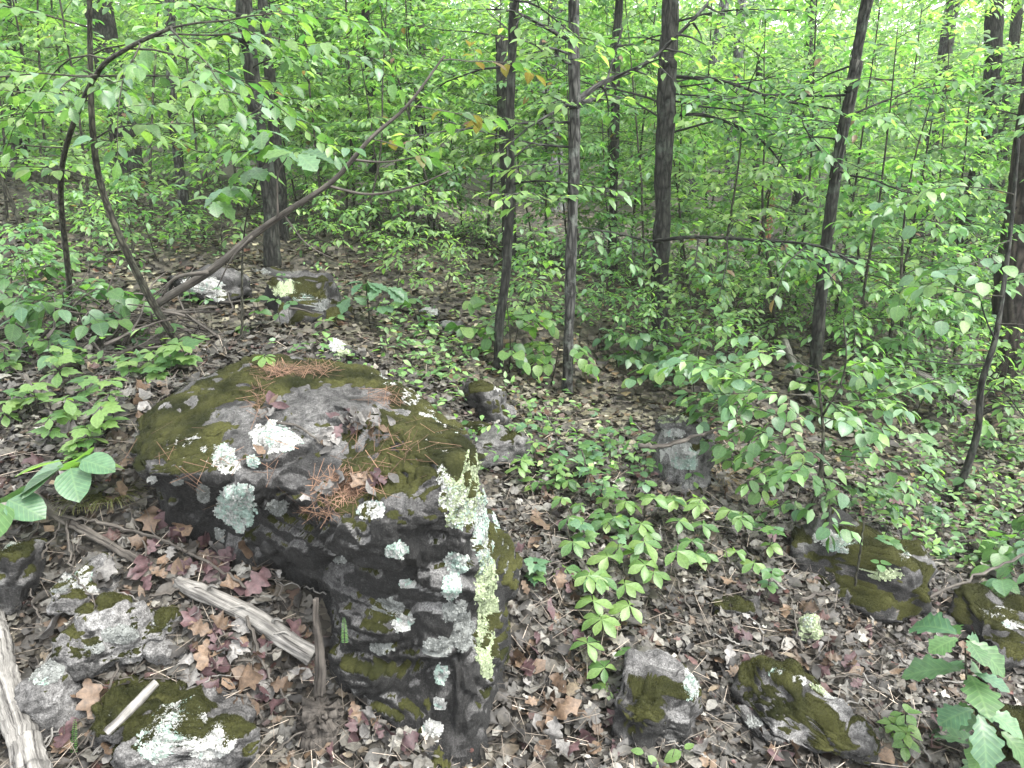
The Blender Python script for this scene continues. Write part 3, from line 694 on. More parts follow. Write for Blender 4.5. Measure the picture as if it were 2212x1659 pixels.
put('distant_litter', litter(64000, 4.0, 16., (.035, .08), False, 13, .04, 1.25, (.95, .92, .70)), label='fallen brown leaves spread between the farther trunks', cat='leaf litter', kind='stuff')

# single fallen leaves one can pick out
_dm = {}
def dead_mesh(v, mat):
    if (v, mat) not in _dm:
        V, Q, UV = DS[v]; _dm[(v, mat)] = mesh('dead_leaf', V, None, Q, M[mat], True, None, UV)
    return _dm[(v, mat)]
DLAB = {'dead_tan': ('dry tan brown leaf lying loose on the grey litter', 'tan fallen leaves'), 'dead_red': ('dull maroon fallen leaf lying loose on the grey litter', 'maroon fallen leaves'),
        'dead_grey': ('large bleached grey fallen leaf lying loose on the litter', 'bleached grey fallen leaves')}
def dead_leaf(p, size, mat, v, rng, tiltv=.42):
    n = norm(ground_normal(np.array([p[0]]), np.array([p[1]]))[0]+rng.normal(0, tiltv, 3)); d = rng.normal(0, 1, 3)
    X, Y, Z = frames(d[None], n[None]); R = np.eye(4); R[:3, 0] = X[0]*size; R[:3, 1] = Y[0]*size; R[:3, 2] = Z[0]*size; R[:3, 3] = p
    o = bpy.data.objects.new('dead_leaf', dead_mesh(v, mat)); LINK(o); o.matrix_world = Matrix(R.tolist())
    tag(o, DLAB[mat][0], 'leaf', DLAB[mat][1])
    return o
rng = np.random.default_rng(21)
AREAS = [((300, 620, 1130, 1290), 60, (.30, .58)), ((400, 660, 1290, 1560), 56, (.35, .5)), ((30, 260, 1480, 1650), 12, (.7, .2)), ((700, 930, 1540, 1655), 20, (.35, .5)), ((1120, 1260, 1060, 1500), 34, (.4, .45)),
         ((1130, 1420, 1500, 1655), 26, (.5, .3)), ((1560, 2000, 1260, 1480), 30, (.4, .4)), ((1500, 2150, 1480, 1655), 24, (.35, .35)), ((1150, 1500, 960, 1100), 12, (.6, .3)), ((2050, 2210, 1380, 1500), 8, (.4, .5)),
         ((60, 400, 840, 1100), 22, (.4, .2)), ((1500, 2200, 980, 1250), 18, (.5, .3))]
for (x0, x1, y0, y1), n, (pt, pr) in AREAS:
    for _ in range(n):
        p = gnd(rng.uniform(x0, x1), rng.uniform(y0, y1))
        if inside_boulder(np.array([p[0]]), np.array([p[1]]))[0]: continue
        p[2] += .03+.02*rng.random(); u = rng.random()
        mat = 'dead_tan' if u < pt else ('dead_red' if u < pt+pr else 'dead_grey')
        dead_leaf(p, rng.uniform(.05, .11), mat, int(rng.choice([0, 0, 1, 1, 6, 3, 5])), rng)
for px, py, s, mat, v in [(548, 1222, .15, 'dead_tan', 0), (533, 1500, .15, 'dead_tan', 1), (1165, 1155, .15, 'dead_tan', 0), (1215, 1560, .14, 'dead_tan', 1), (205, 1540, .13, 'dead_tan', 0), (560, 1290, .12, 'dead_red', 0), (330, 1150, .13, 'dead_tan', 1), (400, 1165, .11, 'dead_tan', 0), (120, 1385, .13, 'dead_grey', 3), (235, 1270, .10, 'dead_grey', 1)]:
    p = gnd(px, py); p[2] += .055; dead_leaf(p, s, mat, v, rng, .2)

# surface lookup on the boulder: nearest visible vertex to a photo pixel
_bq = pix(BV); _bfront = (((np.array([0, 0, CAMZ])-BV)*BN).sum(-1) > 0) & (BV[:, 2] > -.5)
def on_boulder(px, py):
    e = np.where(_bfront, (_bq[0]-px)**2+(_bq[1]-py)**2, 1e12); k = np.argsort(e)[:12]; k = k[np.argmin(_bq[2][k])]
    return BV[k].copy(), BN[k].copy()
for cx, cy, rx, ry, n in [(785, 915, 55, 22, 26), (730, 950, 30, 20, 8), (590, 880, 20, 25, 7), (800, 1040, 45, 16, 10), (740, 1035, 40, 20, 5), (560, 960, 10, 30, 3), (690, 1070, 40, 12, 3)]:
    for _ in range(n):
        p, nn = on_boulder(rng.normal(cx, rx*.55), rng.normal(cy, ry*.55)); p += nn*.018
        o = dead_leaf(p, rng.uniform(.04, .085), str(rng.choice(['dead_grey', 'dead_grey', 'dead_grey', 'dead_red', 'dead_tan'])), int(rng.choice([2, 3, 4, 5, 6])), rng, .4)
        g_ = {'dead_tan': 'tan brown', 'dead_red': 'dull maroon', 'dead_grey': 'pale grey'}[o.data.materials[0].name.startswith('tan') and 'dead_tan' or (o.data.materials[0].name.startswith('maroon') and 'dead_red' or 'dead_grey')]
        o['label'] = 'curled '+g_+' dead leaf caught on top of the mossy boulder'; o['group'] = g_+' leaves caught on the boulder'
mb = MB(); NDL = np.array([(-.008, -.5, 0), (.008, -.5, 0), (.008, .5, .03), (-.008, .5, .03)])
for cx, cy, rx, ry, n in [(745, 1050, 55, 24, 240), (610, 800, 55, 10, 170), (690, 800, 40, 10, 80), (830, 860, 40, 18, 50), (560, 870, 18, 40, 60), (470, 1000, 200, 60, 40), (850, 960, 120, 60, 70), (700, 1100, 60, 10, 40)]:
    P = []; NN = []
    for _ in range(n):
        p, nn = on_boulder(rng.normal(cx, rx*.55), rng.normal(cy, ry*.55)); P.append(p+nn*rng.uniform(.008, .016)); NN.append(nn)
    P = np.array(P); NN = np.array(NN); D = rng.normal(0, 1, (n, 3)); D -= NN*(D*NN).sum(-1, keepdims=True)*.9
    Vv, Tt, Cc = scatter(NDL, np.array([(0, 1, 2, 3)]), P, D, NN, rng.uniform(.05, .12, n), np.array([[.10, .06, .04]])*rng.uniform(.4, 1.7, (n, 1))*np.array([1, 1, 1]))
    mb.add(Vv, None, Tt, Cc)
put('pine_needles', mb.mesh('pine_needles', M['needle'], False), label='reddish brown fallen pine needles strewn over the mossy boulder', cat='pine needles', kind='stuff')
n = 9000
x, y = sample_view(n, 1.2, 4.5, rng); n = len(x); N = norm(ground_normal(x, y)+rng.normal(0, .25, (n, 3)))
Vv, Tt, Cc = scatter(NDL, np.array([(0, 1, 2, 3)]), np.stack([x, y, G(x, y)+.015+.035*rng.random(n)], -1), rng.normal(0, 1, (n, 3))*[1, 1, .25], N, rng.uniform(.05, .15, n), np.array([[.10, .085, .07]])*np.exp(rng.normal(0, .6, (n, 1))))
put('loose_needles', mesh('loose_needles', Vv, None, Tt, M['needle'], False, Cc), label='thin dry needles and stalks mixed into the leaf litter', cat='needles', kind='stuff')

# ------------------------------------------------------------------ dead wood on the ground
def gpath(pts, lift):
    P = []
    for q in pts:
        p = gnd(q[0], q[1]); p[2] += (q[2] if len(q) > 2 else lift); P.append(p)
    return np.array(P)
def stick(name, label, cat, pts, r0, r1, mat, rough=.0, lift=.02, n=10, seg=8, group=None, wig=.012, seed=0, P=None, twigs=0):
    rng = np.random.default_rng(500+seed)
    P = gpath(pts, lift) if P is None else np.asarray(P, float)
    C = catmull(P, seg); C[1:-1] += rng.normal(0, wig*(.35 if n < 10 else .08), (len(C)-2, 3))
    R = np.linspace(r0, r1, len(C))*(1+(.12 if n < 10 else .02)*rng.normal(0, 1, len(C)))
    mb = MB(); mb.add(*tube(C, R, n, rough, seed, (70, 5)))
    base = C[0].copy()
    if not twigs:
        return put(name, mb.mesh(name, M[mat], True, base), None, label, cat, group, loc=base.tolist())
    root = thing(name, base, label, cat, group); put('stem', mb.mesh('stem', M[mat], True, base), root)
    for q in range(twigs):
        k = rng.integers(len(C)//4, len(C)-1); d = norm(C[k]-C[k-1]+rng.normal(0, .8, 3)); d[2] = abs(d[2])*.4; L = rng.uniform(.06, .2)
        T = np.array([C[k]+d*L*t+np.array([0, 0, .02*t*t])+rng.normal(0, .004, 3) for t in np.linspace(0, 1, 5)])
        m2 = MB(); m2.add(*tube(T, np.linspace(R[k]*.5, R[k]*.15, 5), 5)); put('twig', m2.mesh('twig', M[mat], True, base), root)
    return root
# the weathered log in front of the boulder: body, split end, broken side stubs
P = gpath([(385, 1275, .035), (470, 1320, .04), (560, 1370, .045), (620, 1405, .05), (682, 1448, .06)], 0)
C = catmull(P, 16); mb = MB(); rr = np.interp(np.linspace(0, 1, len(C)), [0, .15, .8, 1], [.014, .026, .034, .036])
mb.add(*tube(C, rr, 26, .010, 4, (55, 4)))
lg = thing('weathered_log', C[0], 'split grey weathered log lying in maroon leaves beside the boulder', 'log'); put('log_body', mb.mesh('log_body', M['wood'], True, C[0]), lg)
for f, sgn in ((.2, 1), (.45, -1), (.62, 1), (.8, -1)):
    k = int(f*len(C)); a = C[k]+np.array([0, 0, rr[k]*.6]); T = np.array([a, a+np.array([sgn*.02, -.01, .03]), a+np.array([sgn*.05, -.03, .035])])
    m2 = MB(); m2.add(*tube(catmull(T, 4), np.linspace(.008, .002, 9), 6, .001, 3)); put('splinter', m2.mesh('splinter', M['wood'], True, C[0]), lg)
stick('dead_branch', 'rotting grey branch running from the litter into the weathered log', 'branch', [(70, 1095, .04), (130, 1140, .04), (230, 1190, .035), (320, 1240, .03), (390, 1275, .03)], .022, .017, 'stick', .006, seed=2, n=16, seg=14)
stick('bleached_log', 'thick pale bleached log with cracked grain by the speckled stone', 'log', [(-30, 1330, .07), (5, 1420, .06), (25, 1520, .06), (60, 1640, .05), (90, 1750, .05)], .030, .055, 'wood', .012, seed=3, n=26, seg=18)
stick('pale_stick', 'short pale stick with a broken tip leaning on the lichen covered stone', 'stick', [], .0085, .0125, 'wood', .005, seed=4, n=14, seg=14, wig=.003, P=[at(338, 1474, 1.80), at(305, 1508, 1.76), at(270, 1544, 1.72), at(230, 1584, 1.68)])
P = [on_boulder(600, 918)[0], on_boulder(640, 925)[0], on_boulder(672, 945)[0], on_boulder(694, 966)[0]]
stick('twig', 'thin curved grey twig resting on the top of the boulder', 'twig', [], .005, .003, 'stick', 0, seed=5, n=7, wig=.002, P=np.array(P)+np.array([0, 0, .014]))
stick('broken_stub', 'upright rotten wood stub standing at the end of the weathered log', 'stump', [], .017, .013, 'wood_dark', .006, seed=6, n=20, seg=12, wig=.006, P=[at(690, 1500, 1.93), at(692, 1440, 1.93), at(688, 1380, 1.94), at(683, 1340, 1.94), at(682, 1293, 1.95)])
stick('rotten_stump', 'low dark crumbling stump with moss flecks under the split log', 'stump', [], .085, .055, 'wood_dark', .03, seed=7, n=30, seg=10, wig=.01, P=[gnd(690, 1620)+[0, .05, -.1], gnd(690, 1620)+[0, .05, .0], gnd(690, 1620)+[.0, .05, .08], gnd(690, 1620)+[.0, .05, .12]])
stick('long_twig', 'long thin forked grey twig lying across the maroon leaves', 'twig', [(140, 1148, .06), (230, 1165, .06), (330, 1190, .06), (440, 1240, .055), (530, 1295, .05), (590, 1330, .04)], .007, .0035, 'stick', .0, seed=8, n=7, wig=.01, twigs=2)
stick('long_twig', 'bent slender twig dropping from the weathered log towards the low stump', 'twig', [(538, 1375, .08), (560, 1430, .06), (590, 1500, .05), (625, 1550, .05), (665, 1590, .04), (710, 1650, .03)], .006, .0025, 'stick', 0, seed=9, n=7, twigs=4)
stick('long_twig', 'thin twig arching over the grey rock beside the dead branch', 'twig', [(150, 1160, .06), (160, 1230, .06), (175, 1300, .09), (215, 1360, .1), (245, 1395, .08)], .0045, .002, 'stick', 0, seed=10, n=6, twigs=2)
stick('long_twig', 'dark stick lying beside the yellow lichen stone', 'twig', [(1725, 1310, .03), (1790, 1300, .04), (1850, 1350, .03), (1930, 1400, .02)], .011, .006, 'wood_dark', .002, seed=11, n=8, twigs=3)
stick('long_twig', 'slim grey branch propped between the mossy slab and the young oak', 'twig', [(1900, 1350, .05), (1990, 1325, .08), (2080, 1300, .12), (2200, 1270, .2)], .009, .006, 'stick', .001, seed=12, n=8, twigs=2)
stick('long_twig', 'grey pole lying downhill past the edge of the mossy slab', 'twig', [(2090, 1190, .05), (2150, 1230, .05), (2215, 1280, .04), (2290, 1330, .04)], .014, .009, 'stick', .002, seed=13, n=9, twigs=2)
stick('long_twig', 'upright dead stick poking out of the creeper patch', 'twig', [], .007, .004, 'stick', 0, seed=14, n=7, P=[gnd(1275, 1062), gnd(1275, 1062)+[-.02, .02, .09], gnd(1275, 1062)+[-.045, .05, .2]])
stick('long_twig', 'short grey twig lying in front of the squat mossy rock', 'twig', [(1700, 1600, .03), (1695, 1650, .03), (1690, 1700, .03)], .006, .004, 'stick', 0, seed=15, n=7)
stick('fallen_limb', 'pale forked limb lying at the foot of the reddish trunk', 'branch', [(1690, 765, .12), (1715, 810, .06), (1735, 850, .05), (1765, 890, .03)], .035, .022, 'wood', .006, seed=16, n=12, twigs=4)
stick('fallen_limb', 'long pale fallen limb in the greenery near the crooked sapling', 'branch', [(1960, 825, .1), (2020, 850, .08), (2090, 890, .05)], .045, .03, 'wood', .006, seed=17, n=12, twigs=2)
stick('fallen_limb', 'dark branch lying over the layered block beside the shrub', 'branch', [], .014, .007, 'stick', .002, seed=18, n=9, P=[at(1380, 964, 3.5), at(1440, 962, 3.45), at(1510, 940, 3.45), at(1560, 925, 3.4)])
stick('fallen_limb', 'pale knobbly branch lying left of the boulder', 'branch', [(120, 815, .04), (220, 795, .04), (290, 775, .05), (350, 762, .06)], .02, .014, 'stick', .004, seed=19, n=10, twigs=3)
stick('fallen_limb', 'thin straight stick lying among the yellow seedlings', 'branch', [(60, 845, .08), (95, 885, .05), (125, 930, .04)], .011, .007, 'stick', .001, seed=20, n=8, twigs=3)
for q, (px, py) in enumerate([(300, 1330), (480, 1420), (590, 1440), (350, 1600), (640, 1620), (1180, 1300), (1220, 1480), (1130, 1620), (1560, 1420), (1620, 1350), (1850, 1480), (1950, 1450), (2020, 1400), (2080, 1620), (1900, 1560), (1380, 1020), (1250, 940), (1560, 1200), (1650, 1260), (100, 930), (200, 1060), (290, 870), (340, 900), (80, 1330), (850, 1640), (980, 1650), (1300, 1640), (1480, 1640), (1760, 1640), (2150, 1560), (1190, 930), (1340, 880), (700, 700), (820, 690), (480, 720), (560, 700)]+[(float(a), float(b)) for a, b in zip(np.random.default_rng(5).uniform(1120, 2190, 44), np.random.default_rng(6).uniform(880, 1650, 44))]+[(float(a), float(b)) for a, b in zip(np.random.default_rng(8).uniform(20, 660, 30), np.random.default_rng(9).uniform(1150, 1640, 30))]):
    a = rng.uniform(0, math.pi); L = rng.uniform(.10, .30); g0 = gnd(px, py); dv = np.array([math.cos(a), math.sin(a)])*L/2
    P = []
    for t in (-1, -.3, .4, 1):
        x, y = g0[0]+dv[0]*t, g0[1]+dv[1]*t; P.append((x, y, float(G(x, y))+.04+.01*rng.random()))
    stick('twig', 'short bare twig lying loose among the fallen leaves', 'twig', [], rng.uniform(.0025, .006), .0015, 'stick' if q % 3 else 'wood', 0, seed=40+q, n=6, group='short twigs in the litter', P=P, seg=5)

#@@TREES
# ------------------------------------------------------------------ trees
def branch_path(rng, p, az, el, L, n=8, droop=.15, wig=.16):
    P = [np.array(p, float)]; st = L/n
    for q in range(n):
        az += rng.normal(0, wig); el += rng.normal(0, wig*.6)-droop/n
        P.append(P[-1]+st*np.array([math.cos(el)*math.sin(az), math.cos(el)*math.cos(az), math.sin(el)]))
    return np.array(P)
def spray(rng, p, az, el, L, leaf, dens=1., droop=.25, r0=None, path=None, gap=.75):
    """a flat leafy branch: returns twig tubes and leaf arrays (pos, dir, normal, size)"""
    tw = []; LP = []; LD = []; LN = []; LS = []; LT = []
    main = branch_path(rng, p, az, el, L, 8, droop) if path is None else np.asarray(path, float)
    r0 = r0 or .002+.0026*L; tw.append((main, r0, r0*.25))
    def leaves(P, start, tix):
        Lt = np.linalg.norm(np.diff(P, axis=0), axis=1).sum(); k = max(2, int(Lt/(leaf*gap)*dens)); s = 1
        for q in range(k):
            t = start+(1-start)*(q+rng.random()*.6)/k; f = min(t, .999)*(len(P)-1); a = int(f); pt = P[a]+(P[a+1]-P[a])*(f-a)
            d = norm(P[a+1]-P[a]); s = -s; side = norm(np.cross(d, [0, 0, 1])+1e-6)
            dd = norm(d*rng.uniform(.35, .9)+side*s*rng.uniform(.5, 1.0)+np.array([0, 0, -rng.uniform(.05, .55)]))
            LP.append(pt+dd*leaf*.12); LD.append(dd); LN.append(norm(np.array([0, 0, 1.])+rng.normal(0, .27, 3))); LS.append(leaf*rng.uniform(.65, 1.2))
        d = norm(P[-1]-P[-2]); LP.append(P[-1]); LD.append(norm(d+[0, 0, -.3])); LN.append(np.array([0, 0, 1.])+rng.normal(0, .25, 3)); LS.append(leaf*1.1)
        LT.extend([tix]*(len(LP)-len(LT)))
    nb = max(3, int(L/.13)); s = 1
    for q in range(nb):
        t = .18+.8*(q+.5)/nb; f = t*(len(main)-1); a = min(int(f), len(main)-2); pt = main[a]+(main[a+1]-main[a])*(f-a); d = main[a+1]-main[a]
        s = -s; a2 = math.atan2(d[0], d[1])+s*rng.uniform(.6, 1.1); l2 = L*(.16+.34*(1-t))*rng.uniform(.6, 1.25)
        P2 = branch_path(rng, pt, a2, rng.normal(-.02, .18), max(l2, leaf*1.2), 4, droop*.8, .2); tw.append((P2, r0*.4, r0*.12)); leaves(P2, .15, len(tw)-1)
    leaves(main, .3, 0)
    return tw, np.array(LP), np.array(LD), np.array(LN), np.array(LS), np.array(LT)
LEAFC = np.array([(.048, .118, .042), (.076, .162, .058), (.106, .205, .074), (.145, .255, .092), (.19, .30, .11), (.14, .235, .14)])
def leaf_cols(rng, n, w=(.16, .24, .26, .2, .08, .06), young=.006):
    C = LEAFC[rng.choice(6, n, p=np.array(w)/sum(w))]*rng.uniform(.8, 1.2, (n, 1))
    return np.where(rng.random(n)[:, None] < young, np.array([[.12, .08, .045]]), C)
def crown_mesh(name, L, rng, lo=True, mat='crown', w=(.16, .24, .26, .2, .08, .06), off=None, hi=False, young=.006):
    P, D, N, S = (np.concatenate([l[q] for l in L]) for q in range(4))
    pr, tr = (LO, LOT) if hi else (LO2, LO2T)
    V, T, C = scatter(pr, tr, P, D, N, S*(1 if hi else 1.05), leaf_cols(rng, len(P), w, young))
    if off is not None: V = V-off
    return mesh(name, V, T, None, M[mat], False, C)
def twig_mesh(name, tw, mat, n=5, off=None):
    mb = MB()
    for P, a, b in tw: mb.add(*tube(P, np.linspace(a, b, len(P)), n, cap=False))
    return mb.mesh(name, M[mat], True, off)

def sapling_proto(seed, H, leaf, nbr, r0, Lmax, dens=1., lean=.08, low=.18, hi=False, w=(.16, .24, .26, .2, .08, .06), droop=.3, bark='bark_young'):
    rng = np.random.default_rng(seed)
    st = branch_path(rng, (0, 0, -.05), rng.uniform(0, 6.3), math.pi/2-lean, H, 12, 0, .07)
    L = []; tw = []
    for q in range(nbr):
        t = low+(1-low)*(q+.5)/nbr; f = t*(len(st)-1); a = min(int(f), len(st)-2); p = st[a]+(st[a+1]-st[a])*(f-a)
        k = spray(rng, p, q*2.4+rng.normal(0, .4), rng.uniform(-.05, .45)+.3*t, Lmax*(1.05-.75*abs(t-.35))*rng.uniform(.6, 1.15), leaf, dens, droop)
        tw += k[0]; L.append(k[1:])
    mb = MB(); mb.add(*tube(catmull(st, 3), np.linspace(r0, r0*.2, 37), 8))
    return dict(stem=mb.mesh('stem', M[bark]), twigs=twig_mesh('branches', tw, bark, 4), crown=crown_mesh('crown', L, rng, w=w, hi=hi), n=sum(len(l[0]) for l in L))
def plant_copy(name, pr, loc, rz, sc, label, cat, group, tiltx=0, tilty=0):
    r = thing(name, loc, label, cat, group); r.rotation_euler = (tiltx, tilty, rz); r.scale = (sc, sc, sc)
    put('trunk', pr['stem'], r); put('branches', pr['twigs'], r, kind='stuff')
    put('crown', pr['crown'], r, kind='stuff')
    return r

# --- the trunks one can pick out: (name, label, base px, base py, top px, top py, Y or None, radius, bark, lean curve)
def trunk(name, label, base, tops, r0, mat, H=9., rough=.006, n=26, seed=0, Y=None, taper=.55, flare=1.35, sprays=(), leaf=.08, dens=1., cat='tree', group=None, cap_h=None, freq=(34, 4), hi=True, extra=(), w=(.16, .24, .26, .2, .08, .06), young=.01, ring=.05, nearw=(.30, .30, .24, .11, .03, .02)):
    """base: photo pixel at the ground; tops: further photo pixels the stem passes, all taken at the stem's own distance"""
    rng = np.random.default_rng(900+seed)
    g = gnd(*base) if Y is None else at(base[0], base[1], Y)
    if Y is not None: g = np.array([g[0], g[1], float(G(g[0], g[1]))])
    pts = [g+[0, 0, -.15], g]+[at(q[0], q[1], g[1]+(q[2] if len(q) > 2 else 0)) for q in tops]
    P = np.array(pts)
    top = P[-1]+norm(P[-1]-P[-2])*max(.3, H-P[-1][2]) if cap_h is None else None
    if top is not None: P = np.vstack([P, top])
    C = catmull(P, 10)
    L = np.concatenate([[0], np.cumsum(np.linalg.norm(np.diff(C, axis=0), axis=1))]); m = int(L[-1]/ring)+2
    Ls = np.linspace(0, L[-1], m); C = np.stack([np.interp(Ls, L, C[:, q]) for q in range(3)], -1)
    C[:, 0] += .008*fbm(v3(Ls*1.6, Ls*0+seed), 2, seed); 
    R = r0*(1-(1-taper)*Ls/max(H, Ls[-1]))*(1+(flare-1)*np.exp(-Ls/.16))
    root = thing(name, g, label, cat, group)
    mb = MB(); mb.add(*tube(C, R, n, rough, seed, freq)); put('trunk', mb.mesh('trunk', M[mat], True, g), root)
    tw = []; LL = []
    for s in sprays:
        hz, az, el, ln = s[:4]; k = int(np.argmin(np.abs(C[:, 2]-hz)))
        q = spray(rng, C[k], az, el, ln, leaf, dens, .2, .0045+.0045*ln); tw += q[0]; LL.append(q[1:])
    for path, r, lf in extra:
        q = spray(rng, None, 0, 0, np.linalg.norm(np.diff(path, axis=0), axis=1).sum(), leaf, dens*lf, .2, r, path=path)
        mb = MB(); mb.add(*tube(catmull(path, 5), np.linspace(r, r*.35, (len(path)-1)*5+1), 8, r*.1, seed)); put('branch', mb.mesh('branch', M[mat], True, g), root)
        tw += q[0][1:]; LL.append(q[1:])
    if tw: put('branches', twig_mesh('branches', tw, mat, 5, g), root, kind='stuff')
    if LL: put('crown', crown_mesh('crown', LL, rng, off=g, hi=hi, w=nearw if hi else w, young=young), root, kind='stuff')
    return root, C
def rs(rng, n, h0, h1, L0, L1, az=None):
    return [(rng.uniform(h0, h1), rng.uniform(-3.14, 3.14) if az is None else rng.uniform(*az), rng.uniform(-.1, .35), rng.uniform(L0, L1)) for _ in range(n)]
rg = np.random.default_rng(77)
PI = math.pi
Yc = gnd(1425, 742)[1]; Ym = gnd(1225, 850)[1]
trunk('tree', 'straight dark ridged trunk with a long bare limb above a green shrub', (1425, 742), [(1428, 560), (1436, 300), (1447, 80), (1452, -60)], .068, 'bark', 10, .014, 44, 1, sprays=rs(rg, 18, 1.3, 3.6, .6, 1.3), extra=[
    (np.array([at(1445, 250, Yc), at(1530, 250, Yc-.2), at(1640, 300, Yc-.3), at(1700, 370, Yc-.4)]), .014, .7), (np.array([at(1450, 165, Yc), at(1560, 175, Yc-.2), at(1680, 215, Yc-.5), at(1800, 235, Yc-.8)]), .016, .8),
    (np.array([at(1415, 520, Yc-.3), at(1500, 512, Yc-.6), at(1640, 520, Yc-1.1), at(1760, 530, Yc-1.6), at(1850, 570, Yc-2.0)]), .016, 1.), (np.array([at(1440, 525, Yc), at(1380, 515, Yc-.4), at(1310, 500, Yc-.8), at(1270, 498, Yc-1.)]), .012, .5)])
trunk('tree', 'slim grey trunk that throws a thick dark limb up behind a neighbour', (1225, 852), [(1228, 700), (1235, 500), (1243, 215), (1240, 20)], .039, 'bark_grey', 8, .005, 24, 2, sprays=rs(rg, 15, .9, 3., .5, 1.1), extra=[
    (np.array([at(1243, 220, Ym), at(1300, 180, Ym+.1), at(1390, 140, Ym+.1), at(1470, 70, Ym), at(1545, -10, Ym)]), .022, .6), (np.array([at(1240, 95, Ym), at(1180, 60, Ym), at(1110, 25, Ym-.2), at(1050, 20, Ym-.4)]), .015, .7),
    (np.array([at(1243, 225, Ym), at(1280, 215, Ym+.3), at(1300, 205, Ym+.4), at(1345, 60, Ym+.5)]), .018, .5), (np.array([at(1240, 220, Ym), at(1150, 270, Ym-.2), at(1080, 330, Ym-.4)]), .012, .8)])
trunk('tree', 'snapped grey trunk ending in a flat broken top', (1100, 562), [(1097, 400), (1088, 200), (1084, 78)], .078, 'bark', 3.2, .008, 26, 3, cap_h=1, sprays=rs(rg, 7, .6, 2.4, .6, 1.2), taper=.75)
trunk('tree', 'thin brown trunk standing right in front of the snapped grey trunk', (1075, 802), [(1078, 700), (1092, 590), (1098, 450), (1108, 150)], .032, 'bark', 7, .004, 20, 4, sprays=rs(rg, 7, .9, 2.6, .5, 1.0))
Yl = gnd(592, 575)[1]
trunk('tree', 'tall dark ridged trunk rising beside the low domed rock', (592, 577), [(578, 400), (552, 220), (527, 20)], .066, 'bark', 10, .013, 40, 5, sprays=rs(rg, 16, 1.2, 3.8, .7, 1.4), extra=[(np.array([at(540, 100, Yl), at(480, 75, Yl-.3), at(400, 110, Yl-.5)]), .014, .8)])
trunk('tree', 'straight dark trunk half hidden close behind another at the domed rock', (610, 515), [(602, 380), (586, 200), (568, 20)], .062, 'bark', 10, .008, 24, 6, sprays=rs(rg, 8, 1.2, 4.5, .7, 1.4))
trunk('tree', 'leaning trunk with reddish flaking bark and a grey upper stem', (1757, 857), [(1772, 660), (1793, 470), (1820, 290), (1850, 130), (1875, 0)], .044, 'bark', 9, .010, 36, 7, sprays=rs(rg, 18, 1.0, 3.8, .6, 1.3))
trunk('tree', 'thick pine like trunk with large plated bark at the wood edge', (2175, 815), [(2188, 650), (2215, 450), (2250, 200)], .165, 'bark_pine', 11, .016, 36, 8, sprays=rs(rg, 5, 1.2, 4, .7, 1.2, (-2.6, -.6)), freq=(14, 5))
trunk('tree', 'dark crooked trunk standing in bright foliage beyond the pine', (2072, 610), [(2085, 500), (2110, 380), (2135, 280), (2143, 170), (2150, 0)], .12, 'bark', 10, .01, 22, 9, Y=10.5, sprays=rs(rg, 8, 1., 4.5, .8, 1.5), hi=False, ring=.09)
trunk('tree', 'thick pale grey old trunk bowed at its middle far behind', (1195, 430), [(1190, 300), (1172, 200), (1185, 110), (1205, 20)], .235, 'bark_pale', 12, .02, 26, 10, Y=16, hi=False, ring=.12, freq=(10, 1.5))
trunk('tree', 'big dark grey trunk deep behind the left saplings', (302, 480), [(295, 420), (265, 280), (240, 170), (215, 20)], .20, 'bark', 12, .018, 26, 11, Y=11.5, hi=False, ring=.1, freq=(12, 2))
trunk('tree', 'slender pale trunk with a reddish foot beyond the leaning dead sapling', (405, 500), [(397, 440), (383, 330), (370, 200), (366, 0)], .062, 'bark_grey', 9, .006, 18, 12, Y=9.5, sprays=rs(rg, 6, 1., 4, .6, 1.2), ring=.08)
for q, (lab, b, tp, r, m, Yq) in enumerate([
    ('thin grey slanting trunk far behind the bare limb', (1475, 480), [(1500, 370), (1530, 210), (1555, 60)], .11, 'bark_pale', 15),
    ('slim silvery trunk far off to the right of the slanting one', (1560, 500), [(1575, 400), (1588, 230), (1600, 40)], .095, 'bark_pale', 14),
    ('broken reddish snag standing in the far greenery', (1655, 480), [(1662, 440), (1680, 380)], .10, 'bark_red', 13),
    ('short dark far trunk near the reddish snag', (1628, 470), [(1632, 380), (1636, 260), (1640, 100)], .09, 'bark', 15),
    ('dark far trunk standing past the reddish flaking tree', (1725, 450), [(1735, 340), (1745, 200), (1750, 40)], .12, 'bark', 17),
    ('far grey trunk deep in the pale foliage beyond the pine', (1975, 520), [(1995, 440), (2020, 260), (2050, 60)], .13, 'bark_grey', 14),
    ('far dark trunk leaning out behind the crooked dark trunk', (2150, 480), [(2165, 330), (2185, 150), (2200, 0)], .12, 'bark', 16),
    ('slender far trunk between the paired trunks and the snapped one', (905, 520), [(903, 380), (908, 200), (915, 20)], .07, 'bark_grey', 13),
    ('thin far trunk left of the snapped grey trunk', (812, 520), [(806, 380), (800, 200), (790, 20)], .06, 'bark', 11),
    ('far dark trunk behind the far left saplings', (60, 520), [(50, 380), (30, 200), (10, 0)], .11, 'bark', 14),
    ('far slim trunk behind the diagonal dead sapling', (700, 470), [(698, 330), (690, 180), (680, 0)], .09, 'bark_grey', 16),
    ('far pale trunk just right of the bowed old trunk', (1310, 480), [(1318, 330), (1322, 160), (1330, 0)], .085, 'bark_pale', 18),
    ('brown far trunk low behind the slim grey trunk', (1318, 640), [(1320, 560), (1324, 420), (1330, 200)], .05, 'bark', 8.5)]):
    trunk('tree', lab, b, tp, r, m, 3 if 'snag' in lab else 11, .008, 16, 30+q, Y=Yq, ring=.14, cap_h=1 if 'snag' in lab else None, freq=(14, 2), sprays=[] if 'snag' in lab else rs(rg, 5, 1., 4.5, .8, 1.6), leaf=.1, hi=False)

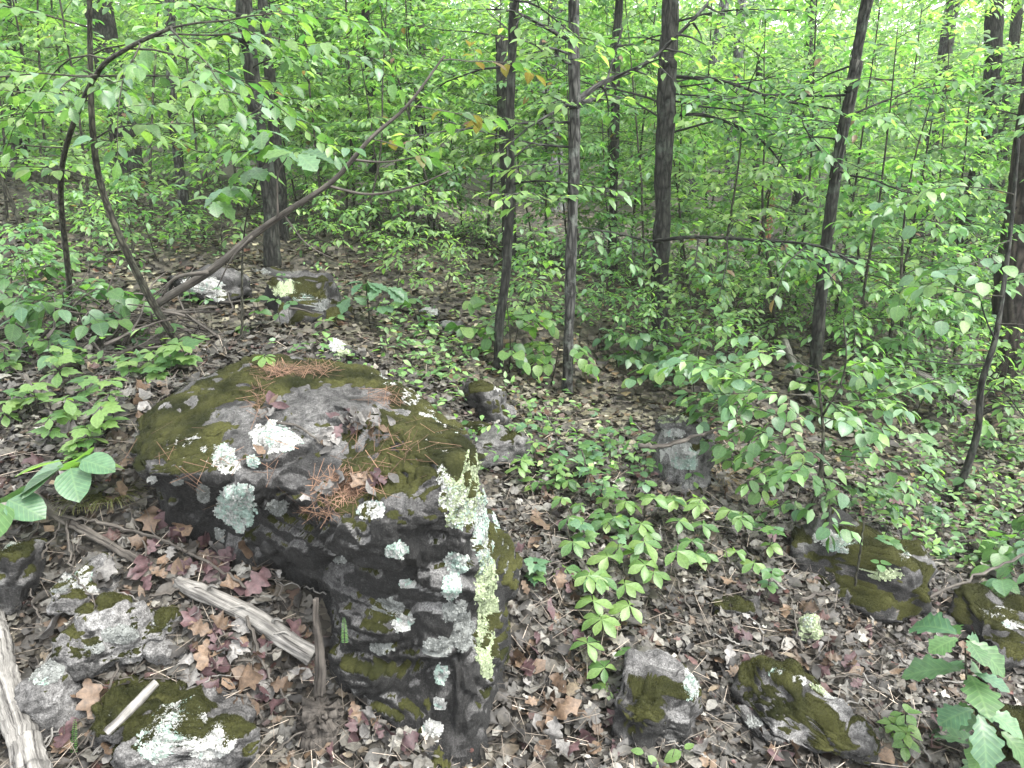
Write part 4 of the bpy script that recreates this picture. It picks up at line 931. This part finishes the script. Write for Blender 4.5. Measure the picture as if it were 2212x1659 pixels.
#@@PLANTS
# ------------------------------------------------------------------ background saplings and young trees
FAR = [sapling_proto(200+q, [6.4, 5.8, 7.0, 6.2, 6.8, 5.4][q], [.082, .105, .092, .125, .075, .10][q], 30, .017, [1.8, 2.1, 1.6, 2.2, 1.7, 2.0][q], 1.8, .08, .07, droop=[.3, .1, .35, .15, .25, .05][q], w=[(.10, .20, .28, .26, .12, .04), (.16, .26, .28, .18, .06, .06), (.06, .14, .26, .32, .20, .02)][q % 3]) for q in range(6)]
MID = [sapling_proto(230+q, [2.6, 3.4, 3.0, 2.2, 3.8][q], .085, [16, 20, 18, 14, 22][q], .016, [.9, 1.1, 1.0, .8, 1.2][q], 1.45, .12, .16, True, w=[(.12, .22, .28, .24, .1, .04), (.2, .28, .26, .16, .04, .06)][q % 2]) for q in range(5)]
LOW = [sapling_proto(250+q, [.55, .8, .7, .95][q], .07, [7, 10, 9, 11][q], .006, [.32, .42, .38, .5][q], 1.1, .25, .25, True, w=[(.08, .16, .26, .26, .12, .12), (.22, .28, .25, .14, .03, .08)][q % 2]) for q in range(4)]
rg = np.random.default_rng(303)
FL = ['leafy young tree with pale green foliage filling the background woods', 'leafy young tree with mid green foliage filling the background woods', 'leafy young tree with yellow green foliage filling the background woods']
taken = []
def free(x, y, dmin):
    for a, b in taken:
        if (a-x)**2+(b-y)**2 < dmin*dmin: return False
    taken.append((x, y)); return True
cnt = 0
for q in range(1400):
    y = 9.5+40*rg.random()**1.25; x = (rg.random()*2-1)*(y*.72+1.5)
    spx = 1106+F*x/(y*CP+.55)
    if any(abs(spx-a) < 42+900/y and y < b for a, b in ((1188, 16), (258, 11.5), (380, 9.5), (1510, 15), (1582, 14), (1740, 17), (2010, 14), (1660, 13))): continue
    if not free(x, y, .7+.025*y): continue
    p = int(rg.integers(0, 6)); sc = rg.uniform(.62, 1.05)*(1+.008*y)
    plant_copy('young_tree', FAR[p], (x, y, float(G(x, y))), rg.uniform(0, 6.3), sc, FL[p % 3], 'tree', ['pale', 'mid', 'yellow'][p % 3]+' green background young trees', rg.normal(0, .05), rg.normal(0, .05))
    cnt += 1
    if cnt >= 190: break
ML = ['slender understory sapling with fresh green leaves between the trunks', 'slender understory sapling with deeper green leaves between the trunks']
for q, (px, Y) in enumerate([(60, 6.2), (200, 7.4), (330, 8.2), (440, 7.6), (700, 8.6), (790, 7.7), (880, 9.2), (960, 8.4), (1000, 10.), (1180, 9.), (1260, 8.), (1340, 9.4), (1500, 8.2), (1560, 7.2), (1640, 8.6), (1700, 7.4), (1830, 7.2), (1900, 8.4), (1960, 7.0), (2040, 8.0), (2120, 7.4), (2200, 8.8), (2010, 9.6), (1780, 10.), (1450, 10.5), (1150, 11.), (650, 10.5), (520, 9.8), (260, 9.8), (120, 9.), (20, 8.), (2260, 6.6), (1880, 6.2), (2000, 6.0), (1400, 7.8), (1480, 9.), (1540, 9.8), (1610, 10.4), (1690, 9.2), (1740, 8.2), (1340, 8.2), (1230, 9.8), (940, 10.4), (750, 9.6), (580, 8.8), (860, 8.2), (1050, 9.2)]):
    d_ = ray(px, 500); x = d_[0]/d_[1]*Y; p = q % 5
    plant_copy('sapling', MID[p], (x, Y, float(G(x, Y))), rg.uniform(0, 6.3), rg.uniform(.85, 1.15), ML[p % 2], 'sapling', ['fresh', 'deep'][p % 2]+' green understory saplings')
LL_ = ['low leafy bush of fresh green growing through the leaf litter', 'low leafy bush of dark green growing through the leaf litter']
for q, (px, py) in enumerate([(60, 640), (110, 700), (20, 720), (190, 640), (420, 540), (480, 560), (700, 560), (760, 590), (820, 560), (900, 590), (960, 640), (1010, 600), (1150, 640), (1180, 700), (1290, 640), (1330, 700), (1370, 620), (1290, 760), (1470, 700), (1500, 780), (1540, 660), (1600, 700), (1620, 620), (1660, 760), (1820, 760), (1830, 660), (1880, 700), (1930, 640), (1900, 800), (1960, 740), (2000, 690), (2030, 780), (2060, 700), (2110, 760), (2190, 880), (2160, 960), (2100, 660), (2010, 620), (1560, 580), (1450, 600), (850, 640), (1110, 760), (1380, 800), (1440, 790), (1560, 820), (1620, 800), (1480, 640), (1530, 730), (1590, 660), (1700, 690), (1690, 640), (1740, 700), (1790, 720), (1850, 730), (1920, 690), (1950, 800), (1990, 640), (2040, 640), (2080, 740), (2130, 820), (1970, 900), (2090, 950), (1890, 620), (1810, 600), (1740, 600), (1650, 580), (250, 560), (340, 560), (90, 580), (1980, 860), (2050, 900), (1860, 880), (2200, 700), (2150, 700)]):
    g = gnd(px, py); p = q % 4
    plant_copy('bush', LOW[p], g, rg.uniform(0, 6.3), rg.uniform(.7, 1.1), LL_[p % 2], 'bush', ['fresh', 'dark'][p % 2]+' green low bushes')
# the far wood that reads as one mass
n = 46000
a = rg.uniform(-.72, .72, n); r = rg.uniform(46, 85, n); z = rg.random(n)**1.0*13
x, y = np.sin(a)*r*1.15, np.cos(a)*r
k = fbm(np.stack([x*.22, y*.22, z*.35], -1), 3, 70)+.45-.062*z > -.25; x, y, z = x[k], y[k], z[k]; n = len(x)
V, T, C = scatter(LO2, LO2T, np.stack([x, y, z-2], -1), rg.normal(0, 1, (n, 3))*[1, 1, .5]-[0, 0, .3], rg.normal(0, .5, (n, 3))+[0, 0, 1], rg.uniform(.5, 1.1, n), leaf_cols(rg, n, (.06, .14, .26, .32, .2, .02), 0))
put('distant_woods', mesh('distant_woods', V, T, None, M['crown'], False, C), label='far off mass of pale green woodland foliage', cat='woods', kind='stuff')
# ground cover
n = 30000
y = 3.4+9*rg.random(n)**1.1; x = (rg.random(n)*2-1)*(y*.74+.5)
k = (fbm(v3(x*.9, y*.9), 3, 81)+.25*np.tanh(x)+.05*(y-4) > .22) & ~inside_boulder(x, y); x, y = x[k], y[k]; n = len(x)
V, T, C = scatter(LO, LOT, np.stack([x, y, G(x, y)+.03+.16*rg.random(n)**1.5], -1), rg.normal(0, 1, (n, 3))*[1, 1, .3], rg.normal(0, .35, (n, 3))+[0, 0, 1], rg.uniform(.03, .065, n), leaf_cols(rg, n, (.2, .26, .26, .18, .06, .04), .02))
put('ground_cover', mesh('ground_cover', V, T, None, M['low'], False, C), label='scattered tiny green leaves sprouting across the forest floor', cat='ground cover', kind='stuff')

# ------------------------------------------------------------------ plants whose leaves one can pick out
def stalk(root, base, P, r0, r1, mat='bark_young', name='stem', n=6, seg=5):
    C = catmull(P, seg); mb = MB(); mb.add(*tube(C, np.linspace(r0, r1, len(C)), n)); put(name, mb.mesh(name, M[mat], True, base), root); return C
def leafy(root, base, k, shapes, mats, rng, cap=300, twigmat='bark_young', wts=None, rest_w=(.3, .3, .24, .1, .02, .1)):
    """every twig a part, every leaf a sub-part of its twig; leaves past the cap are one joined part"""
    tw, P, D, N, S, TI = k; T_ = []
    for T, a, b in tw:
        mb = MB(); mb.add(*tube(T, np.linspace(a, b, len(T)), 5, cap=False)); T_.append(put('twig', mb.mesh('twig', M[twigmat], True, base), root))
    pm = rng.permutation(len(P))
    for q in pm[:cap]:
        leaf_obj(T_[TI[q]], base, str(rng.choice(shapes)), str(rng.choice(mats, p=wts)), P[q], D[q], N[q], S[q])
    r = pm[cap:]
    if len(r): put('small_leaves', crown_mesh('small_leaves', [(P[r], D[r], N[r], S[r])], rng, mat='low', w=rest_w, off=base, hi=True, young=0), root, kind='stuff')
def cat_sprays(L):
    n = np.cumsum([0]+[len(l[0]) for l in L])
    return (sum([l[0] for l in L], []), *[np.concatenate([l[q] for l in L]) for q in range(1, 5)], np.concatenate([l[5]+o for l, o in zip(L, n)]))

# arching sapling on the left whose big leaves hang across the top
rng = np.random.default_rng(41)
g = gnd(142, 735); Y = g[1]
root = thing('sapling', g, 'slender arching sapling with large soft leaves bending over the left thicket', 'sapling')
C = stalk(root, g, [g+[0, 0, -.05], at(150, 620, Y-.1), at(132, 440, Y-.4), at(142, 320, Y-.7), at(205, 165, Y-1.0), at(275, 105, Y-1.2), at(370, 60, Y-1.4)], .017, .006, n=9)
L = []
for px, py, dy, az, ln, el in [(142, 320, -.7, -1.9, .5, .1), (170, 240, -.85, -1.5, .75, .0), (205, 165, -1.0, -2.2, .7, .1), (205, 165, -1.0, 1.5, .75, .05), (240, 130, -1.1, -1.2, .8, .15), (275, 105, -1.2, 1.9, .9, -.02), (320, 80, -1.3, .9, .8, .1), (370, 60, -1.4, 1.6, .7, .0), (370, 60, -1.4, 2.6, .6, -.1), (300, 90, -1.25, 2.8, .55, -.1), (215, 160, -1.0, 2.9, .55, -.05)]:
    L.append(spray(rng, at(px, py, Y+dy), az, el, ln, .058, 1.0, .3, .004))
leafy(root, g, cat_sprays(L), ['ovate', 'ovate_b', 'obov_b'], ['g_mid', 'g_lime', 'g_blue'], rng, 300, wts=[.5, .25, .25])
# upright stem that grows through the brush pile
rng = np.random.default_rng(42)
g = gnd(395, 748); Y = g[1]
root = thing('sapling', g, 'bare leaning grey brown sapling crossing the diagonal dead stem', 'sapling')
C = stalk(root, g, [g+[0, 0, -.03], at(330, 655, Y-.1), at(265, 525, Y-.2), at(218, 400, Y-.2), at(200, 280, Y-.3), at(195, 120, Y-.3), at(193, -60, Y-.4)], .020, .009, 'bark_young', n=12)
L = [spray(rng, at(px, py, Y-.25), az, el, ln, .075, .8, .3, .004) for px, py, az, el, ln in [(215, 390, -1.6, .4, .6), (205, 300, 1.4, .5, .6), (198, 220, -1.2, .4, .7), (196, 120, 1.8, .3, .7), (195, 60, -2., .3, .7), (196, 160, 2.6, .2, .5)]]
leafy(root, g, cat_sprays(L), ['ovate', 'ovate_b'], ['g_mid', 'g_lime'], rng, 240)
# diagonal dead sapling
rng = np.random.default_rng(43)
g = gnd(262, 750); Y = g[1]
root = thing('dead_sapling', g, 'long dead sapling leaning diagonally across the woods from a brush pile', 'dead tree')
C = stalk(root, g, [g+[0, 0, -.02], at(320, 672, Y), at(450, 588, Y-.1), at(545, 510, Y-.15), at(620, 457, Y-.2), at(720, 390, Y-.25), at(800, 300, Y-.3), at(880, 228, Y-.3), at(960, 120, Y-.3)], .025, .004, 'stick', n=14, seg=10)
for pts, r in [([(450, 588), (380, 600), (350, 640)], .012), ([(600, 470), (600, 380), (620, 340)], .006), ([(612, 462), (660, 525), (720, 560)], .005), ([(760, 345), (830, 350), (900, 340)], .007), ([(700, 400), (800, 420), (900, 400), (970, 370)], .008), ([(545, 510), (500, 560), (470, 620)], .006)]:
    stalk(root, g, [at(px, py, Y-.2) for px, py in pts], r, r*.4, 'stick', 'dead_branch')
L = [spray(rng, at(px, py, Y-.3), az, el, ln, .075, .6, .3, .003) for px, py, az, el, ln in [(880, 228, 1.4, -.1, .45), (950, 130, 1.2, .1, .5), (800, 300, .8, -.2, .3)]]
leafy(root, g, cat_sprays(L), ['ovate', 'ovate_b'], ['g_mid', 'g_young'], rng, 90, 'stick', wts=[.6, .4])
# young oak with large lobed leaves in front of the paired trunks
def oak_young(label, base, pts, groups, size, mats, seed, name='young_oak', shapes=('oakl', 'oakl_b'), cat='sapling', r=.007, wts=None):
    rng = np.random.default_rng(seed); g = gnd(*base)
    root = thing(name, g, label, cat); stalk(root, g, [g+[0, 0, -.02]]+[at(px, py, g[1]+dy) for px, py, dy in pts], r, r*.4)
    for px, py, dy, n in groups:
        c = at(px, py, g[1]+dy); a0 = rng.uniform(0, 6.3)
        for q in range(n):
            a = a0+q*6.283/n+rng.normal(0, .25); d = np.array([math.sin(a), math.cos(a), rng.uniform(-.6, .1)])
            leaf_obj(root, g, str(rng.choice(shapes)), str(rng.choice(mats, p=wts)), c+d*.02, d, np.array([0, -.15, 1])+rng.normal(0, .22, 3), size*rng.uniform(.65, 1.15))
    return root
oak_young('young oak with broad lobed leaves held before the paired dark trunks', (524, 692), [(522, 600, -.1), (528, 500, -.3), (545, 420, -.5), (580, 330, -.7)], [(580, 310, -.75, 7), (640, 330, -.9, 5), (545, 360, -.6, 6), (500, 400, -.5, 5), (460, 430, -.6, 4), (570, 280, -.7, 4)], .15, ['g_mid', 'g_blue', 'g_dark'], 51)
oak_young('small oak seedling with blue green lobed leaves past the domed rock', (800, 705), [(795, 660, 0), (790, 610, -.05)], [(790, 610, -.1, 6), (830, 620, -.1, 5), (760, 640, 0, 5), (820, 660, -.1, 4)], .15, ['g_blue'], 52)
oak_young('small blue green oak seedling growing near the angular grey stone', (905, 705), [(895, 670, 0), (880, 640, 0)], [(880, 645, 0, 5), (920, 690, 0, 4)], .13, ['g_blue', 'g_mid'], 53)
oak_young('young oak with large dark lobed leaves standing in the grey litter', (2120, 1640), [(2115, 1560, -.03), (2090, 1480, -.08), (2085, 1400, -.1)], [(2080, 1375, -.1, 6), (2090, 1450, -.08, 5), (2110, 1530, -.08, 6), (2150, 1570, -.05, 5), (2130, 1620, -.02, 3)], .155, ['g_blue', 'g_dark', 'g_mid'], 54, wts=[.5, .25, .25])
oak_young('seedling with very broad pale leaves beside the left end of the boulder', (150, 1085), [(150, 1050, 0), (155, 1010, -.05)], [(150, 1000, -.06, 5), (165, 990, -.06, 3)], .17, ['g_blue', 'g_lime'], 55, 'seedling', ('obov', 'round'), 'seedling', .004)
oak_young('single broad leaved seedling by the upright mossy flanked stone', (-15, 1150), [(-10, 1110, -.03), (0, 1080, -.05)], [(5, 1075, -.1, 4)], .15, ['g_blue', 'g_mid'], 56, 'seedling', ('round', 'round_b'), 'seedling', .004)

# the leafy shrub right of the boulder
rng = np.random.default_rng(44)
g = gnd(1735, 1130); Y = g[1]
root = thing('shrub', g, 'spreading shrub with rounded overlapping green leaves beside the layered block', 'shrub')
stalk(root, g, [g+[0, 0, -.03], at(1765, 1060, Y), at(1778, 950, Y), at(1772, 860, Y+.02), at(1765, 800, Y+.05)], .012, .005, n=8)
stalk(root, g, [at(1776, 900, Y), at(1815, 830, Y-.03), at(1828, 770, Y-.05), at(1822, 690, Y-.05)], .006, .003, name='branch')
L = []
for px, py, az, el, ln in [(1770, 1040, -1.7, .25, .45), (1776, 1000, -1.3, .3, .55), (1778, 960, -1.9, .3, .6), (1775, 930, -1.5, .3, .62), (1776, 900, -1.2, .35, .7), (1772, 860, -1.8, .25, .55), (1768, 820, -1.4, .2, .6), (1765, 800, -.9, .3, .5), (1778, 980, 1.6, .15, .5), (1776, 920, 1.4, .2, .6), (1772, 870, 1.8, .2, .55), (1770, 830, 1.2, .2, .5), (1774, 1030, 1.9, .0, .45), (1778, 950, -2.4, .1, .5), (1776, 990, -2.7, .0, .45), (1776, 900, 2.6, .0, .45), (1770, 850, 3.1, .0, .4), (1760, 1060, -2.2, .0, .35)]:
    L.append(spray(rng, at(px, py, Y), az, el, ln*1.12, .070, 1.6, .35, .0035))
k = cat_sprays(L)
leafy(root, g, k, ['round', 'round_b', 'ovate'], ['g_mid', 'g_blue', 'g_dark', 'g_lime'], rng, 300, wts=[.42, .3, .2, .08])
# crooked thin sapling on the right
rng = np.random.default_rng(45)
g = gnd(2055, 1088); Y = g[1]
root = thing('sapling', g, 'thin crooked dark sapling growing out of open litter near the pine', 'sapling')
stalk(root, g, [g+[0, 0, -.02], at(2085, 1020, Y), at(2112, 930, Y), at(2120, 830, Y), at(2148, 740, Y), at(2165, 640, Y+.1), at(2185, 480, Y+.2), at(2200, 300, Y+.2)], .025, .009, 'bark', n=10)
for pts in [[(2115, 900), (2160, 880), (2212, 880)], [(2120, 840), (2170, 850), (2210, 900)], [(2130, 790), (2050, 785), (1960, 775)], [(2150, 735), (2130, 690), (2115, 640)]]:
    stalk(root, g, [at(px, py, Y-.05*q) for q, (px, py) in enumerate(pts)], .006, .003, 'bark', 'branch')
L = [spray(rng, at(px, py, Y), az, el, ln, .08, .6, .3, .004) for px, py, az, el, ln in [(2165, 640, -1.6, .2, .7), (2155, 700, 1.5, .1, .6), (2115, 640, -1.2, .2, .5), (2180, 520, -1.8, .1, .8), (2190, 420, -1.4, .2, .8), (2212, 885, 1.5, .0, .4), (1990, 780, -1.5, .0, .4)]]
leafy(root, g, cat_sprays(L), ['ovate', 'round'], ['g_mid', 'g_lime', 'g_blue'], rng, 260)
# clumps of broader leaves around the thin trunks and the right edge
def clump(label, base, sprs, leaf, mats, seed, shapes=('round', 'ovate', 'round_b'), cap=220, wts=None, H=.35, dens=.7):
    rng = np.random.default_rng(seed); g = gnd(*base)
    root = thing('bush', g, label, 'bush'); top = g+np.array([rng.normal(0, .03), rng.normal(0, .03), H]); C = stalk(root, g, [g+[0, 0, -.02], (g+top)/2+rng.normal(0, .015, 3), top], .006, .003)
    L = []
    for q in range(sprs[0]):
        t = .35+.65*(q+.5)/sprs[0]; p = C[int(t*(len(C)-1))]; L.append(spray(rng, p, q*2.4+seed, rng.uniform(-.05, .4), sprs[1]*rng.uniform(.6, 1.1), leaf, dens, .3, .003))
    leafy(root, g, cat_sprays(L), list(shapes), mats, rng, cap, wts=wts); return root
clump('bright bush of soft leaves wrapping the foot of the thin brown trunk', (1100, 800), (9, .38), .085, ['g_mid', 'g_lime', 'g_dark'], 61, H=.5, wts=[.5, .3, .2])
clump('leafy bush low against the foot of the straight dark trunk', (1400, 800), (8, .35), .08, ['g_mid', 'g_blue'], 62, H=.38)
clump('bush of rounded green leaves spilling towards the shrub from the dark trunk', (1500, 870), (9, .45), .085, ['g_mid', 'g_blue', 'g_lime'], 63, H=.42)
clump('dark rounded leaf bush under the arching sapling', (170, 760), (10, .40), .085, ['g_dark', 'g_blue', 'g_mid'], 64, H=.35)
clump('dark leafy bush beside the knobbly branch and left thicket', (90, 720), (8, .42), .085, ['g_dark', 'g_mid'], 65, H=.4)
clump('bush of broad leaves leaning in beside the grey pole', (2230, 1260), (8, .33), .095, ['g_mid', 'g_blue'], 66, H=.3)
clump('fresh bush crowding the base of the leaning reddish trunk', (1810, 900), (8, .42), .085, ['g_mid', 'g_lime', 'g_blue'], 67, H=.35)
clump('light green bush between the slim grey trunk and the dark stone', (1190, 830), (6, .3), .075, ['g_lime', 'g_mid'], 68, H=.3)

# seedlings
def seedling(label, group, px, py, h, n, size, shapes, mats, seed, tiers=1, name='seedling', cat='seedling', on=None):
    rng = np.random.default_rng(seed); g = gnd(px, py) if on is None else on
    root = thing(name, g, label, cat, group); top = g+np.array([rng.normal(0, .12)*h, rng.normal(0, .12)*h, h])
    C = stalk(root, g, [g+[0, 0, -.01], (g+top)/2+rng.normal(0, .04, 3)*h, top], .0022, .0014, n=5, seg=3)
    for tr in range(tiers):
        c = g+(top-g)*(1-.38*tr/max(1, tiers-1) if tiers > 1 else 1); a0 = rng.uniform(0, 6.3)
        for q in range(n):
            a = a0+q*6.283/n+rng.normal(0, .2); d = np.array([math.sin(a), math.cos(a), rng.uniform(-.45, .12)])
            leaf_obj(root, g, str(rng.choice(shapes)), str(rng.choice(mats)), c+d*size*.12, d, np.array([0, -.1, 1])+rng.normal(0, .18, 3), size*rng.uniform(.7, 1.15))
    return root
LAB1 = 'yellow green lobed leaf seedling rising from the litter left of the boulder'
for q, (px, py, h, sz) in enumerate([(90, 900, .15, .075), (150, 930, .14, .08), (230, 960, .15, .085), (205, 985, .12, .075), (60, 900, .12, .07), (245, 900, .16, .075), (130, 850, .16, .08), (150, 815, .15, .08), (20, 815, .13, .08), (15, 930, .12, .08), (180, 880, .13, .07), (110, 965, .12, .07), (175, 1010, .10, .07)]):
    seedling(LAB1, 'yellow green seedlings left of the boulder', px, py, h, 5, sz, ['lobed', 'lobed_b', 'obov'], ['g_lime', 'g_lime', 'g_mid'], 600+q, 2)
for q, (px, py, h, sz) in enumerate([(330, 815, .12, .08), (375, 812, .14, .085), (415, 805, .13, .085), (290, 820, .09, .07), (350, 830, .08, .08)]):
    seedling('bright seedling with spreading leaves at the back edge of the boulder moss', 'bright seedlings behind the boulder', px, py, h, 6, sz, ['obov', 'lobed'], ['g_lime', 'g_mid'], 630+q, 2)
p_, n_b = on_boulder(570, 790)
seedling('tiny yellow seedling rooted in the moss on top of the boulder', None, 0, 0, .05, 7, .06, ['obov'], ['g_lime'], 640, on=p_)
# creeper leaves: five leaflets each on its own stalk
def creeper(px, py, h, size, seed, mats):
    rng = np.random.default_rng(seed); g = gnd(px, py)
    root = thing('creeper', g, 'creeper with hand shaped leaves of five leaflets right of the boulder', 'creeper', 'five leaflet creepers beside the boulder')
    for q in range(int(rng.integers(2, 4))):
        a = rng.uniform(0, 6.3); top = g+np.array([math.sin(a)*.08, math.cos(a)*.08, h*rng.uniform(.7, 1.2)]); stalk(root, g, [g, (g+top)/2+[0, 0, h*.15], top], .0016, .0011, 'bark_young', 'stalk', 5, 3)
        nn = norm(np.array([rng.normal(0, .25), -.25+rng.normal(0, .2), 1])); a0 = rng.uniform(0, 6.3)
        for l in range(5):
            aa = a0+(l-2)*1.05; d = np.array([math.sin(aa), math.cos(aa), -.12]); leaf_obj(root, g, 'obov' if l % 2 else 'obov_b', str(rng.choice(mats)), top, d-nn*.1, nn, size*(1.1-.12*abs(l-2))*rng.uniform(.85, 1.1), 'leaflet')
for q, (px, py, h, sz) in enumerate([(1090, 1040, .10, .075), (1240, 1195, .12, .085), (1290, 1180, .13, .085), (1350, 1265, .14, .095), (1420, 1250, .14, .09), (1440, 1160, .15, .09), (1480, 1130, .14, .085), (1410, 1180, .12, .08), (1280, 1330, .12, .09), (1320, 1360, .10, .085), (1270, 1400, .08, .085), (1310, 1440, .07, .075), (1335, 1540, .05, .07), (1260, 1270, .10, .08), (1500, 1190, .12, .08), (1380, 1300, .10, .08), (1170, 1010, .08, .06), (1240, 1100, .08, .06), (1340, 1110, .10, .07), (1210, 1060, .08, .06), (1560, 1160, .12, .075), (1620, 1230, .10, .07), (1530, 1250, .09, .07)]):
    creeper(px, py, h, sz, 700+q, ['g_lime', 'g_mid'] if q % 3 else ['g_lime'])
for q, (px, py, h, n, sz, mats) in enumerate([(1945, 1630, .10, 6, .06, ['g_lime']), (1960, 1600, .12, 5, .055, ['g_lime']), (1925, 1600, .08, 5, .055, ['g_lime', 'g_mid'])]):
    seedling('lime green seedling sprouting beyond the thick moss end of the ridge rock', 'lime seedlings by the ridge rock', px, py, h, n, sz, ['ovate', 'obov'], mats, 760+q, 2)
for q, (px, py) in enumerate([(1400, 1655), (1480, 1650)]):
    seedling('pair of smooth oval leaves sprouting low in front of the squat mossy rock', 'two leaf sprouts by the squat rock', px, py, .05, 2, .06, ['ovate'], ['g_lime'], 770+q)
SL = [('small seedling with pale oval leaves scattered through the litter', 'pale oval seedlings', ['ovate', 'obov'], ['g_lime', 'g_mid']), ('small seedling with rounded dark leaves scattered through the litter', 'dark round leaf seedlings', ['round', 'round_b'], ['g_dark', 'g_blue', 'g_mid']), ('small three lobed green seedling scattered through the litter', 'lobed seedlings', ['lobed', 'lobed_b'], ['g_mid', 'g_blue'])]
rg = np.random.default_rng(88); c_ = 0
while c_ < 150:
    px, py = (rg.uniform(1130, 2200), rg.uniform(640, 1330)) if rg.random() < .78 else (rg.uniform(30, 1100), rg.uniform(590, 760))
    if py > 1150 and rg.random() < .6: continue
    g = gnd(px, py)
    if inside_boulder(np.array([g[0]]), np.array([g[1]]))[0]: continue
    l = SL[int(rg.integers(0, 3))]; seedling(l[0], l[1], px, py, rg.uniform(.05, .22), int(rg.integers(3, 6)), rg.uniform(.04, .08), l[2], l[3], 800+c_, int(rg.integers(1, 3))); c_ += 1
# thin bare stem and others
for q, (lab, b, t, r) in enumerate([('thin bare dark stem rising beside the dark mossy stone', (1842, 1300), (1868, 1120), .006), ('thin upright stem near the small oak by the domed rock', (522, 740), (524, 560), .008), ('slender leafless stem left of the paired trunks', (290, 560), (275, 440), .010)]):
    g = gnd(*b); T = at(t[0], t[1], g[1]); stick('bare_stem', lab, 'stem', [], r, r*.5, 'bark_young', 0, seed=90+q, n=7, wig=.006, P=[g+[0, 0, -.02], g*.6+T*.4, g*.3+T*.7, T])
# ferns
def fern(label, px, py, L, az, seed, p=None):
    rng = np.random.default_rng(seed); g = gnd(px, py) if p is None else p
    root = thing('fern', g, label, 'fern'); P = [g+np.array([math.sin(az)*t*L*.35, math.cos(az)*t*L*.35-.02*t, L*t*(1-.15*t)]) for t in np.linspace(0, 1, 6)]; C = stalk(root, g, P, .0012, .0006, 'bark_young', 'midrib', 4, 4)
    for q in range(2, len(C)-1):
        for sgn in (-1, 1):
            d = np.array([sgn*1., 0, .25]); s = .013*(1-.75*(q/len(C))**2); leaf_obj(root, g, 'lanc', 'g_mid', C[q], d, np.array([0, -1, .3]), s, 'pinna')
fern('small fern frond against the dark face of the boulder', 745, 1405, .11, 0, 1, at(745, 1395, 1.97))
fern('small fern frond at the foot of the squat mossy rock', 1437, 1590, .09, 0, 2)
fern('pale fern frond over tan oak leaves by the pale stick', 160, 1640, .14, .3, 3)
# grass tufts
def grass(label, px, py, n, L, seed, col):
    rng = np.random.default_rng(seed); g = gnd(px, py); root = thing('grass_tuft', g, label, 'grass'); mb = MB()
    for q in range(n):
        a = rng.uniform(0, 6.3); l = L*rng.uniform(.5, 1.1); P = np.array([[math.sin(a)*(.02+t*l*.7), math.cos(a)*(.02+t*l*.7), l*(t*.9-t*t*.75)] for t in np.linspace(0, 1, 6)])
        W_ = np.array([math.cos(a), -math.sin(a), 0])*.0016; V = np.concatenate([P+W_, P-W_*np.linspace(1, .2, 6)[:, None]]); Q = [(k, k+1, k+7, k+6) for k in range(5)]
        mb.add(V, None, Q, np.array(col)*rng.uniform(.5, 1.4))
    put('grass_blades', mb.mesh('grass_blades', M['low']), root, kind='stuff')
grass('dark drooping grass tuft tucked against the left end of the boulder', 245, 1085, 130, .17, 1, (.05, .06, .022))
grass('sparse olive grass tuft beside the big pale leaves', 180, 1090, 80, .14, 2, (.07, .075, .03))
grass('dry grass tuft hanging under the shrub beside the layered block', 1560, 1040, 90, .2, 3, (.12, .10, .05))
# brush pile at the foot of the dead sapling
rng = np.random.default_rng(46); g = gnd(285, 745); root = thing('brush_pile', g, 'tangled pile of dead twigs and roots at the foot of the dead sapling', 'brush pile')
for q in range(120):
    a = rng.uniform(0, 6.3); c = g+np.array([rng.normal(.05, .26), rng.normal(.0, .2), rng.uniform(.0, .26)]); L = rng.uniform(.15, .5); el = rng.normal(.15, .35)
    P = branch_path(rng, c-np.array([math.sin(a), math.cos(a), 0])*L*.4, a, el, L, 5, .1, .22); mb = MB(); r = rng.uniform(.002, .010); mb.add(*tube(P, np.linspace(r, r*.4, 6), 5)); put('stick', mb.mesh('brush_stick', M['stick' if q % 3 else 'wood_dark'], True, g), root)


# ------------------------------------------------------------------ thin damp air under the trees
t = NT('haze_air'); pv = t.n('VolumePrincipled', {'Color': (.94, .97, .92, 1), 'Density': .0013, 'Anisotropy': .2}); t.t.links.new(pv.outputs[0], t.o.inputs[1])
hx = np.array([(x, y, z) for x in (-340, 340) for y in (-120, 540) for z in (-9, 24)], float)
put('haze', mesh('haze', hx, None, [(0, 1, 3, 2), (4, 6, 7, 5), (0, 4, 5, 1), (2, 3, 7, 6), (0, 2, 6, 4), (1, 5, 7, 3)], t.m, False), label='thin pale damp air filling the woods', cat='haze', kind='stuff')
